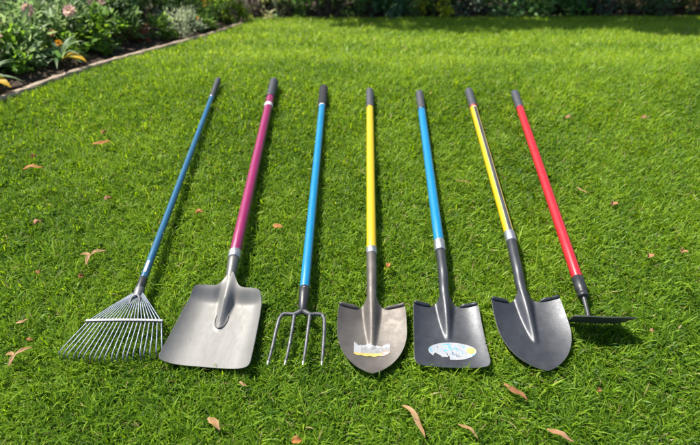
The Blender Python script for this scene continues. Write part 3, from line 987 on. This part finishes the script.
ORANGE = ((0.31, 0.125, 0.032), (0.42, 0.21, 0.07))
BUFF = ((0.27, 0.155, 0.062), (0.42, 0.275, 0.145))
PINK = ((0.30, 0.15, 0.07), (0.42, 0.255, 0.14))
RUST = ((0.24, 0.10, 0.035), (0.34, 0.17, 0.07))
GL = 'fallen leaves scattered on the lawn'
FALL = [  # x, y, turn, length, width, curl, colours, label
    (-1.154, 2.042, 22, 0.092, 0.022, 0.15, ORANGE, 'long orange dry leaf left of the rake handle, nearest the flower bed'),
    (-1.178, 2.136, 70, 0.030, 0.020, 0.3, RUST, 'small rusty leaf scrap just beyond the long orange leaf left of the rake'),
    (-1.392, 1.853, 20, 0.088, 0.022, 0.15, ORANGE, 'long orange dry leaf at the left edge, upper part of the lawn'),
    (-1.425, 1.937, 75, 0.028, 0.020, 0.3, RUST, 'small rusty leaf scrap just beyond the orange leaf at the left edge'),
    (-0.988, 1.640, 60, 0.034, 0.020, 0.4, PINK, 'small pinkish curled petal left of the middle of the rake handle'),
    (-1.211, 1.494, 58, 0.034, 0.020, 0.4, PINK, 'small pinkish curled petal at the left edge, level with the handle ends'),
    (-1.092, 1.234, 80, 0.020, 0.014, 0.3, RUST, 'tiny rusty scrap on the grass left of the forked buff leaf'),
    (-0.937, 1.215, 30, 0.022, 0.014, 0.3, RUST, 'tiny rusty scrap on the grass just below the forked buff leaf'),
    (-1.052, 1.020, 25, 0.042, 0.012, 0.6, BUFF, 'curved buff leaf sliver at the left edge beside the rake tines'),
    (-0.996, 0.950, 20, 0.020, 0.012, 0.3, RUST, 'tiny reddish scrap between two buff leaves at the left edge'),
    (-0.597, 1.553, 10, 0.036, 0.018, 0.3, ORANGE, 'small orange leaf between the rake handle and the magenta handle'),
    (-0.278, 1.472, -18, 0.046, 0.022, 0.4, ORANGE, 'small orange leaf between the magenta handle and the fork handle'),
    (0.136, 1.267, 70, 0.030, 0.014, 0.5, ORANGE, 'small orange leaf right beside the yellow handle\'s socket'),
    (0.482, 1.753, -8, 0.075, 0.006, 0.1, BUFF, 'thin straw-coloured stalk between the blue and the striped yellow handles'),
    (1.096, 2.274, 12, 0.060, 0.020, -0.3, PINK, 'pale pinkish leaf on the grass right of the red handle grip'),
    (1.471, 2.274, 14, 0.055, 0.018, -0.3, PINK, 'pale pinkish leaf near the right edge, farthest up the lawn'),
    (0.965, 1.690, -50, 0.062, 0.009, 0.1, BUFF, 'thin buff twig-like leaf close to the right of the red handle'),
    (1.062, 1.608, 60, 0.032, 0.024, 0.5, PINK, 'crumpled pink petal to the right of the thin buff leaf by the red handle'),
    (1.084, 1.316, 65, 0.026, 0.022, 0.5, PINK, 'crumpled pink petal right of the hoe socket, the left one of two'),
    (1.218, 1.337, 40, 0.026, 0.022, 0.5, PINK, 'crumpled pink petal at the right edge, level with the hoe socket'),
    (-0.369, 0.680, -40, 0.056, 0.020, -0.3, BUFF, 'bent buff leaf on the grass below the wide scoop shovel'),
    (-0.141, 0.632, 10, 0.030, 0.018, 0.3, ORANGE, 'orange leaf tip at the bottom edge below the fork'),
    (0.473, 0.772, -40, 0.086, 0.018, 0.12, ((0.20, 0.085, 0.035), (0.32, 0.165, 0.08)), 'long brown leaf with holes between the two black shovels, below them'),
    (0.178, 0.690, -62, 0.115, 0.016, -0.42, BUFF, 'long curved buff leaf at the bottom below the sticker shovels'),
    (0.320, 0.661, -38, 0.068, 0.009, -0.35, BUFF, 'thin curved buff leaf at the bottom, second from the right'),
    (0.565, 0.648, -26, 0.080, 0.015, 0.12, PINK, 'pale twisted leaf at the bottom right corner of the leaf row'),
    (-0.310, 0.800, -30, 0.030, 0.006, 0.2, BUFF, 'tiny straw scrap on the grass just below the wide scoop'),
    (0.955, 0.985, 0, 0.018, 0.010, 0.2, PINK, 'tiny pale scrap in the grass right of the hoe plate'),
    (0.715, 0.78, 35, 0.014, 0.010, 0.2, RUST, 'tiny dark scrap in the grass to the lower right of the striped-handle shovel'),
]
for (x, y, a, ln, w, cu, cols, lab) in FALL:
    fallen('fallen_leaf', lab, 'leaf', (x, y), a, ln * 0.92, w * (1.1 if ln < 0.04 else 0.9), cu, cols, group=GL, wob_=0.016 * ln, lift=0.001, roll=1.1 if ln < 0.04 else 0.55)
# two forked leaves: a stem with two wings, each one thing
for (x, y, a, sc, lab) in ((-0.937, 1.311, 0, 1.0, 'forked three-pointed buff leaf on the grass above the rake head'),
                           (-1.010, 0.893, 0, 0.85, 'forked three-pointed buff leaf at the left edge below the rake tines')):
    root = empty('forked_leaf', (x, y, 0.0), math.radians(a))
    tag(root, lab, 'leaf', GL)
    for (ang, ln, cu) in ((175, 0.040, 0.5), (38, 0.058, -0.35), (-96, 0.046, 0.3)):
        o = fallen('lobe', None, None, (0, 0), ang, ln * sc, 0.013 * sc, cu, BUFF, roll=0.5)
        o.parent = root
        r_ = math.radians(ang)
        o.location = (math.cos(r_) * ln * sc * 0.46, math.sin(r_) * ln * sc * 0.46, 0.048)

# ------------------------------------------------------------------ plants
def leaf_mesh(name, P, D, N, ln, wd, cols, mat, parent, fold=0.25, droop=0.3, shape=(0.55, 1.0, 0.7)):
    """many six-point leaves: P base points, D directions, N face normals (arrays)"""
    n = len(P)
    D = D / np.linalg.norm(D, axis=1, keepdims=True)
    S = np.cross(D, N); S /= np.maximum(1e-6, np.linalg.norm(S, axis=1, keepdims=True))
    U = np.cross(S, D)
    ln = ln[:, None]; wd = wd[:, None]
    V = np.zeros((n, 8, 3))
    dr = np.array([0, 0, -1.0])
    mid1 = P + D * ln * 0.35 - U * wd * fold * 0.5 + dr * ln * droop * 0.08
    mid2 = P + D * ln * 0.72 - U * wd * fold * 0.4 + dr * ln * droop * 0.30
    V[:, 0] = P
    V[:, 1] = mid1 - S * wd * 0.5 * shape[1] + U * wd * fold
    V[:, 2] = mid1
    V[:, 3] = mid1 + S * wd * 0.5 * shape[1] + U * wd * fold
    V[:, 4] = mid2 - S * wd * 0.5 * shape[2] + U * wd * fold * 0.7
    V[:, 5] = mid2
    V[:, 6] = mid2 + S * wd * 0.5 * shape[2] + U * wd * fold * 0.7
    V[:, 7] = P + D * ln + dr * ln * droop * 0.6
    off = (np.arange(n) * 8)[:, None]
    q = np.concatenate([off + np.array([a]) for a in ([1, 2, 5, 4], [2, 3, 6, 5])], 0)
    t3 = np.concatenate([off + np.array([a]) for a in ([0, 2, 1], [0, 3, 2], [4, 5, 7], [5, 6, 7])], 0)
    T = np.repeat(cols[:, None, :], 8, 1).reshape(-1, 3)
    return np_mesh(name, V.reshape(-1, 3), faces3=t3, faces4=q, tint=T, mat=mat, parent=parent)

def tints(n, c0, c1, rg, var=0.25):
    k = rg.random(n)[:, None]
    return (np.array(c0) * (1 - k) + np.array(c1) * k) * (1 - var + 2 * var * rg.random(n)[:, None])

def shrub(name, label, cat, loc, rx, ry, hgt, nleaf, ln, wd, c0, c1, group=None, seed=0, stems=7, upright=0.5, zlo=0.05, flowers=None, gap=0.35, trunk=False, shell=0.6, stem_mat='stem'):
    """a plant with its own stems and leaf mass; clumps leave gaps between them"""
    rg = np.random.default_rng(seed + 100)
    r2 = random.Random(seed)
    z0 = gzf(loc[0], loc[1]) + 0.02
    root = empty(name, (loc[0], loc[1], z0))
    tag(root, label, cat, group)
    # clump centres
    ncl = max(10, int(nleaf / 34))
    u = rg.random(ncl); th = rg.uniform(0, 2 * np.pi, ncl)
    rad = rg.random(ncl) ** (0.5 * (1 - shell) + 0.18)
    hz = zlo + (1 - zlo) * rg.random(ncl) ** 0.85
    if 1.0 < hgt < 2:                                       # leafy to the ground
        low = rg.random(ncl) < 0.42
        hz = np.where(low, rg.random(ncl) * 0.75 / hgt, hz)
    prof = np.sqrt(np.clip(1 - (np.abs(hz - 0.42) / 0.66) ** 2.6, 0.02, 1))
    wobr = 1 + 0.22 * np.sin(th * 3 + seed) + 0.15 * np.sin(th * 5 + hz * 9 + seed * 2)
    CX = np.cos(th) * rad * rx * prof * wobr; CY = np.sin(th) * rad * ry * prof * wobr; CZ = hz * hgt
    # stems from the base to clumps
    m = MB()
    for i in range(stems):
        j = r2.randrange(ncl)
        bx, by = CX[j] * (0.03 if trunk else 0.25), CY[j] * (0.03 if trunk else 0.25)
        r0 = (0.011 * hgt if trunk else 0.006 + 0.006 * hgt)
        m.tube([(bx, by, -0.03), (CX[j] * (0.15 if trunk else 0.45), CY[j] * (0.15 if trunk else 0.45), CZ[j] * 0.45), (CX[j] * 0.9, CY[j] * 0.9, CZ[j] * 0.97)], [r0, r0 * 0.7, r0 * 0.25], 6)
    m.build('trunk' if trunk else 'stems', M[stem_mat], root)
    own = rg.integers(0, ncl, nleaf)
    cr = 0.5 * (rx + ry) * 0.22 + ln * 0.5
    off = rg.normal(0, 1, (nleaf, 3)); off /= np.linalg.norm(off, axis=1, keepdims=True)
    off *= (rg.random(nleaf) ** 0.5)[:, None] * cr
    P = np.stack([CX[own], CY[own], CZ[own]], 1) + off
    P[:, 2] = np.maximum(P[:, 2], 0.015)
    out = np.stack([P[:, 0] / rx, P[:, 1] / ry, (P[:, 2] - 0.35 * hgt) / hgt], 1)
    D = out * 0.8 + rg.normal(0, 0.6, (nleaf, 3)); D[:, 2] += upright
    N = np.stack([rg.normal(0, 0.4, nleaf), rg.normal(0, 0.4, nleaf), np.ones(nleaf)], 1) + out * 0.4
    lns = ln * rg.uniform(0.6, 1.3, nleaf); wds = wd * rg.uniform(0.7, 1.3, nleaf)
    cc = tints(ncl, (0.8,) * 3, (1.2,) * 3, rg, 0.05)[own]
    leaf_mesh('crown' if trunk else 'foliage', P, D, N, lns, wds, tints(nleaf, c0, c1, rg) * cc, M['leaf'], root)
    if flowers:
        for (fx, fy, fz, size, fc) in flowers:
            flower(root, (fx, fy, fz), size, fc, r2)
    return root

def flower(root, pos, size, col, r2, petals=9):
    """daisy-like bloom: two rings of petals round a domed eye"""
    P, D, N, cols = [], [], [], []
    tilt = Matrix.Rotation(r2.uniform(-0.5, 0.5), 3, 'X') @ Matrix.Rotation(0.75 + r2.uniform(-0.2, 0.2), 3, 'X')
    for ring, (k, up) in enumerate(((petals, 0.12), (petals - 2, 0.5), (petals - 4, 0.95))):
        for i in range(k):
            a = 2 * math.pi * (i + 0.5 * ring) / k + r2.uniform(-0.1, 0.1)
            d = tilt @ Vector((math.cos(a), math.sin(a), up))
            nn = tilt @ Vector((-math.cos(a) * up, -math.sin(a) * up, 1))
            P.append(pos); D.append(d); N.append(nn)
            v = r2.uniform(0.85, 1.15)
            cols.append([min(0.9, c * v) for c in col])
    n = len(P)
    o = leaf_mesh('flower', np.array([tuple(p) for p in P]), np.array([tuple(d) for d in D]), np.array([tuple(q) for q in N]), np.full(n, size * 0.55), np.full(n, size * 0.30), np.array(cols), M['petal'], root, fold=0.12, droop=0.25)
    m = MB()
    c = Vector(pos) + tilt @ Vector((0, 0, size * 0.06))
    n1 = tilt @ Vector((0, 0, 1))
    m.tube([c - n1 * size * 0.05, c, c + n1 * size * 0.05, c + n1 * size * 0.08], [size * 0.12, size * 0.13, size * 0.10, size * 0.03], 10, up=(1, 0, 0))
    m.build('flower_eye', M['ink_yellow'], o)
    m = MB()
    m.tube([(pos[0] * 0.7, pos[1] * 0.7, max(0.0, pos[2] - 0.22)), (pos[0] * 0.92, pos[1] * 0.92, pos[2] - 0.1), tuple(Vector(pos) - n1 * size * 0.03)], [0.004, 0.003, 0.003], 6)
    m.build('flower_stalk', M['stem'], o)
    return o

def broad_leaf_plant(label, loc, leaves, seed):
    """a few long strap leaves one can tell apart; each is a part"""
    z0 = gzf(*loc) + 0.02
    root = empty('broad_leaf_plant', (loc[0], loc[1], z0))
    tag(root, label, 'plant', 'plants in the flower bed')
    r2 = random.Random(seed)
    m = MB(); m.tube([(0, 0, -0.03), (0, 0, 0.03), (0.005, 0, 0.08)], [0.010, 0.009, 0.005], 8); m.build('stems', M['stem'], root)
    for (az, el, ln, wd, col, lab) in leaves:
        n, k = 9, 3
        vs, tint = [], []
        a = math.radians(az)
        d = Vector((math.cos(a), math.sin(a), 0)); s = Vector((-math.sin(a), math.cos(a), 0))
        p = Vector((0, 0, 0.04)) + d * 0.01
        ang = math.radians(el)
        for i in range(n):
            q = i / (n - 1)
            w = wd * 0.5 * max(0.06, math.sin(math.pi * (0.06 + 0.94 * q) ** 0.8) ** 0.8)
            nn = Vector((0, 0, 1)) * math.cos(ang) - d * math.sin(ang)
            for j in range(k):
                e = j - 1
                vs.append(tuple(p + s * e * w + nn * abs(e) * w * 0.35))
                v = r2.uniform(0.92, 1.08)
                tint.append([c * v for c in col])
            p = p + (d * math.cos(ang) + Vector((0, 0, 1)) * math.sin(ang)) * (ln / (n - 1))
            ang -= math.radians(9 + r2.uniform(0, 4))
        fs = [(i * k + j, (i + 1) * k + j, (i + 1) * k + j + 1, i * k + j + 1) for i in range(n - 1) for j in range(k - 1)]
        o = np_mesh('leaf', vs, faces4=fs, tint=np.array(tint), mat=M['leaf'], parent=root, smooth=True)
        if lab: o['label'] = lab
    return root

GB = 'plants in the flower bed'
G1, G2 = (0.105, 0.175, 0.060), (0.235, 0.33, 0.135)          # grey-green
D1, D2 = (0.052, 0.112, 0.032), (0.12, 0.20, 0.06)          # dark green
B1, B2 = (0.09, 0.20, 0.02), (0.17, 0.31, 0.04)             # fresh green
PK = (0.62, 0.43, 0.34)
YL = (0.72, 0.46, 0.03)
LEAFG = (0.07, 0.15, 0.04); LEAFP = (0.16, 0.24, 0.10)
def straps(seed, n=15, yel=None):
    r2 = random.Random(seed)
    out = []
    for i in range(n):
        out.append((i * 360 / n + r2.uniform(-14, 14), r2.uniform(35, 75), r2.uniform(0.13, 0.22), r2.uniform(0.018, 0.030), LEAFP if r2.random() < 0.35 else LEAFG, None))
    if yel: out += yel
    return out
broad_leaf_plant('strap-leaved plant with a yellow-orange leaf at the left edge of the flower bed', (-1.99, 2.62),
                 straps(3, 19, [(-20, 42, 0.185, 0.062, YL, 'yellow-orange leaf')]), 3)
broad_leaf_plant('strap-leaved plant with a yellow-orange leaf in the flower bed, nearer the rake grip', (-1.77, 3.03),
                 straps(4, 19, [(-10, 42, 0.175, 0.062, YL, 'yellow-orange leaf')]), 4)
shrub('leafy_perennial', 'grey-green leafy perennial with pink blooms at the upper left, nearest the camera', 'plant', (-2.12, 3.00), 0.24, 0.22, 0.23, 800, 0.085, 0.026, G1, G2, GB, 1, 12,
      flowers=[(-1.975 + 2.10, 2.86 - 3.00, 0.265, 0.10, PK)])
shrub('leafy_perennial', 'grey-green leafy perennial with two pink blooms behind the left yellow leaf', 'plant', (-2.02, 3.47), 0.30, 0.28, 0.33, 1250, 0.085, 0.026, G1, G2, GB, 2, 12,
      flowers=[(0.055, -0.24, 0.39, 0.085, PK), (0.265, -0.17, 0.355, 0.085, PK), (-0.16, -0.22, 0.31, 0.06, PK), (0.15, -0.26, 0.25, 0.05, (0.6, 0.36, 0.2))])
shrub('leafy_perennial', 'grey-green leafy perennial behind the right yellow leaf of the bed', 'plant', (-1.86, 3.85), 0.25, 0.26, 0.37, 850, 0.08, 0.026, G1, (0.10, 0.18, 0.05), GB, 3, 10,
      flowers=[(0.05, -0.06, 0.345, 0.15, (0.66, 0.47, 0.39))])
shrub('low_bush', 'low fresh green bush between the two yellow leaves', 'bush', (-1.98, 2.98), 0.15, 0.14, 0.20, 380, 0.055, 0.030, B1, B2, GB, 4, 8)
shrub('low_bush', 'bright green low bush beside the kerb, right of the yellow leaves', 'bush', (-1.70, 3.55), 0.17, 0.16, 0.24, 520, 0.058, 0.034, B1, B2, GB, 5, 8)
shrub('low_bush', 'fresh green low bush at the far left end of the bed behind strap leaves', 'bush', (-2.30, 2.70), 0.18, 0.16, 0.24, 420, 0.06, 0.028, G2, B1, GB, 6, 8)
shrub('dark_shrub', 'dark green leafy shrub behind the bright low bush', 'bush', (-1.92, 4.25), 0.34, 0.32, 0.62, 1300, 0.075, 0.030, D1, D2, GB, 7, 12)
shrub('dark_shrub', 'dark green leafy shrub rising above the silvery plant', 'bush', (-1.85, 4.85), 0.34, 0.32, 0.66, 1200, 0.075, 0.030, D1, (0.06, 0.12, 0.03), GB, 8, 12)
shrub('dark_shrub', 'tall dark green shrub at the top left behind the pink blooms', 'bush', (-2.72, 4.15), 0.45, 0.40, 0.75, 1500, 0.085, 0.032, D1, G2, GB, 9, 12)
shrub('dark_shrub', 'mid green shrub at the top left between pink blooms and dark shrubs', 'bush', (-2.55, 5.0), 0.45, 0.40, 0.8, 1400, 0.085, 0.032, G1, G2, GB, 10, 12)
shrub('silver_plant', 'silvery white fine-leaved plant beside the kerb', 'plant', (-1.43, 4.30), 0.16, 0.15, 0.22, 800, 0.045, 0.010, (0.17, 0.23, 0.12), (0.36, 0.40, 0.27), GB, 11, 10, upright=0.9)
shrub('round_bush', 'fine-textured rounded green bush right of the silvery plant', 'bush', (-1.44, 4.92), 0.27, 0.26, 0.42, 2600, 0.042, 0.010, (0.06, 0.13, 0.025), (0.11, 0.20, 0.04), GB, 12, 10, upright=0.8)
shrub('low_bush', 'yellow-green bush near the far end of the kerb', 'bush', (-1.28, 5.35), 0.17, 0.17, 0.36, 520, 0.060, 0.030, (0.12, 0.20, 0.02), (0.22, 0.30, 0.04), GB, 13, 8)
shrub('flowering_plant', 'leafy plant with an orange bloom near the far end of the bed', 'plant', (-1.48, 5.45), 0.20, 0.20, 0.30, 600, 0.06, 0.028, D2, B1, GB, 14, 8,
      flowers=[(0.08, -0.12, 0.235, 0.16, (0.85, 0.30, 0.01))])
shrub('small_plant', 'small plant with reddish leaves between bright bush and silvery plant', 'plant', (-1.60, 3.90), 0.07, 0.07, 0.12, 120, 0.045, 0.020, (0.20, 0.07, 0.035), (0.30, 0.13, 0.06), GB, 15, 5)
for (x, y, sd, lab) in ((-2.35, 5.75, 17, 'green shrub at the back of the flower bed above the dark shrubs'), (-1.85, 5.65, 18, 'green shrub at the back of the flower bed above the rounded bush'), (-2.95, 5.45, 19, 'green shrub deep in the flower bed toward the top left')):
    shrub('bed_shrub', lab, 'bush', (x, y), 0.38, 0.32, 0.62, 1100, 0.085, 0.034, (0.05, 0.11, 0.03), (0.12, 0.20, 0.06), GB, sd, 9, zlo=0.0)
for i, (x, y, nm) in enumerate(((-2.10, 2.80, 'just behind the left yellow leaf'), (-1.86, 3.22, 'just behind the right yellow leaf'), (-1.70, 3.78, 'by the kerb before the reddish plant'), (-1.52, 4.08, 'by the kerb just before the silvery plant'), (-1.36, 4.62, 'by the kerb just past the silvery plant'))):
    shrub('edging_plant', 'small fresh green edging plant ' + nm, 'plant', (x, y), 0.12, 0.11, 0.15, 260, 0.05, 0.024, B1, (0.20, 0.30, 0.07), GB, 120 + i, 6,
          flowers=[(0.04, -0.06, 0.14, 0.05, (0.75, 0.42, 0.05))] if i in (1, 4) else None)
shrub('ornamental_grass', 'bright green ornamental grass tuft in the top left corner', 'plant', (-2.74, 3.42), 0.20, 0.20, 0.58, 1300, 0.16, 0.007, (0.10, 0.20, 0.02), (0.18, 0.30, 0.04), GB, 16, 6, upright=1.8)

# soil crumbs along the front of the bed
cb = MB()
for i in range(900):
    y = rnd.uniform(2.0, 5.4); w = rnd.random() ** 1.5 * 0.5 + 0.05
    x = float(kerb_x(y)) - w
    s_ = rnd.uniform(0.004, 0.016)
    c = Vector((x, y, gzf(x, y) + 0.012 + 0.10 * min(1, (w - .03) / 3.2 * 3) + 0.012 * float(wob(x, y, 1.6)) * min(1, w / 3.2 * 10)))
    vs = [c + Vector((rnd.uniform(.6, 1.2) * s_ * d[0], rnd.uniform(.6, 1.2) * s_ * d[1], rnd.uniform(.5, .9) * s_ * d[2])) for d in ((1, 0, 0), (-1, 0, 0), (0, 1, 0), (0, -1, 0), (0, 0, 1), (0, 0, -1))]
    cb.add(vs, [(0, 2, 4), (2, 1, 4), (1, 3, 4), (3, 0, 4), (2, 0, 5), (1, 2, 5), (3, 1, 5), (0, 3, 5)])
tag(cb.build('soil_crumbs', M['soil'], smooth=False), 'loose brown soil crumbs along the front of the flower bed', 'soil', kind='stuff')

# ------------------------------------------------------------------ shrubs behind the lawn
GS = 'shrubs along the back of the lawn'
BACK = [  # x, depth behind the edge, rx, height, leaves, length, width, colours, label
    (-1.02, 0.28, 0.20, 0.55, 420, 0.06, 0.028, (0.16, 0.20, 0.06), (0.30, 0.26, 0.14), 'pale yellowish bush with buff tips where the kerb meets the back'),
    (-0.72, 0.30, 0.17, 0.62, 420, 0.07, 0.024, (0.13, 0.19, 0.08), (0.24, 0.30, 0.15), 'pale grey-green spiky shrub behind the magenta handle grip'),
    (-0.28, 0.36, 0.36, 0.95, 1100, 0.07, 0.034, D1, (0.075, 0.12, 0.02), 'dark olive shrub at the back, behind the fork grip'),
    (0.30, 0.38, 0.36, 1.25, 1200, 0.07, 0.030, (0.03, 0.07, 0.035), (0.06, 0.11, 0.06), 'blue-green shrub at the back, behind the plain yellow handle grip'),
    (0.62, 0.62, 0.30, 2.1, 1500, 0.08, 0.036, D1, D2, 'tall dark shrub at the back, just left of the yellow-leaved bush'),
    (0.98, 0.34, 0.22, 1.0, 620, 0.07, 0.034, (0.16, 0.20, 0.015), (0.30, 0.32, 0.03), 'yellow-leaved bush at the back, above the square shovel grip'),
    (1.42, 0.42, 0.34, 2.3, 2000, 0.07, 0.026, (0.07, 0.10, 0.07), (0.13, 0.16, 0.11), 'tall grey-leaved shrub at the back, above the striped handle grip'),
    (1.95, 0.42, 0.40, 2.5, 2400, 0.08, 0.036, D1, D2, 'very dark shrub at the back, above the red handle grip'),
    (2.42, 0.46, 0.36, 2.5, 2200, 0.08, 0.034, (0.025, 0.07, 0.012), (0.055, 0.12, 0.02), 'mid green shrub at the back, right of the very dark one'),
    (2.86, 0.42, 0.36, 2.4, 2000, 0.07, 0.028, (0.04, 0.07, 0.045), (0.08, 0.11, 0.07), 'dull grey-green shrub at the back, right of the red handle'),
    (3.22, 0.30, 0.20, 0.75, 420, 0.06, 0.028, (0.17, 0.11, 0.045), (0.30, 0.20, 0.09), 'brownish twiggy bush at the back, the left one of two'),
    (3.58, 0.46, 0.38, 2.4, 2200, 0.07, 0.030, (0.035, 0.075, 0.03), (0.07, 0.12, 0.05), 'green-grey shrub at the back between the two brownish bushes'),
    (3.96, 0.30, 0.20, 0.75, 420, 0.06, 0.028, (0.17, 0.11, 0.045), (0.30, 0.20, 0.09), 'brownish twiggy bush at the back, the right one of two'),
    (4.34, 0.48, 0.40, 2.4, 2200, 0.08, 0.034, D1, D2, 'dark shrub at the far right end of the back row'),
]
for i, (x, dd, rx, hg, nl, ln, wd, c0, c1, lab) in enumerate(BACK):
    yb = float(back_y(x)) + dd * 0.55 + 0.03
    hg = min(hg, 0.85 + 0.25 * ((i * 7) % 5) / 4)
    g_ = 2.1
    shrub('back_shrub', lab, 'bush', (x, yb), rx * 1.15, max(0.28, rx * 0.9), hg, min(nl, 1300), ln, wd, tuple(c * g_ for c in c0), tuple(c * g_ for c in c1), GS, 40 + i, 9, zlo=0.0, stem_mat='bark')
# a second row closes the gaps between them
SECOND = ['pale spiky shrub', 'dark olive shrub', 'blue-green shrub', 'yellow-leaved bush', 'grey-leaved shrub', 'very dark shrub', 'mid green shrub', 'left brownish bush', 'right brownish bush', 'last shrub on the right']
for i, nm in enumerate(SECOND):
    x = -1.2 + i * 0.68
    shrub('rear_shrub', 'green shrub of the second row, seen behind the ' + nm, 'bush', (x, float(back_y(x)) + 0.80 + 0.1 * (i % 2)), 0.52, 0.42, 1.15 + 0.1 * (i % 3), 1500, 0.09, 0.04, (0.07, 0.14, 0.04), (0.14, 0.23, 0.07) if i % 3 else (0.18, 0.22, 0.09), GS, 90 + i, 8, zlo=0.0, stem_mat='bark')
# trees whose crowns shade the far right of the lawn
for i, nm in enumerate(SECOND):
    x = -1.0 + i * 0.66
    hg = (4.6, 4.9, 5.3, 5.0, 5.4, 4.8, 5.2, 4.9, 5.3, 5.0)[i]
    shrub('hedge_tree', 'tall leafy tree at the very back, its trunk behind the ' + nm, 'tree', (x, float(back_y(x)) + 0.85 + 0.12 * (i % 2)), 0.55, 0.45, hg, 1500, 0.13, 0.06, D1, D2 if i % 3 else (0.06, 0.11, 0.035), 'trees behind the shrubs', 70 + i, 5, zlo=0.56, trunk=True, stem_mat='bark')
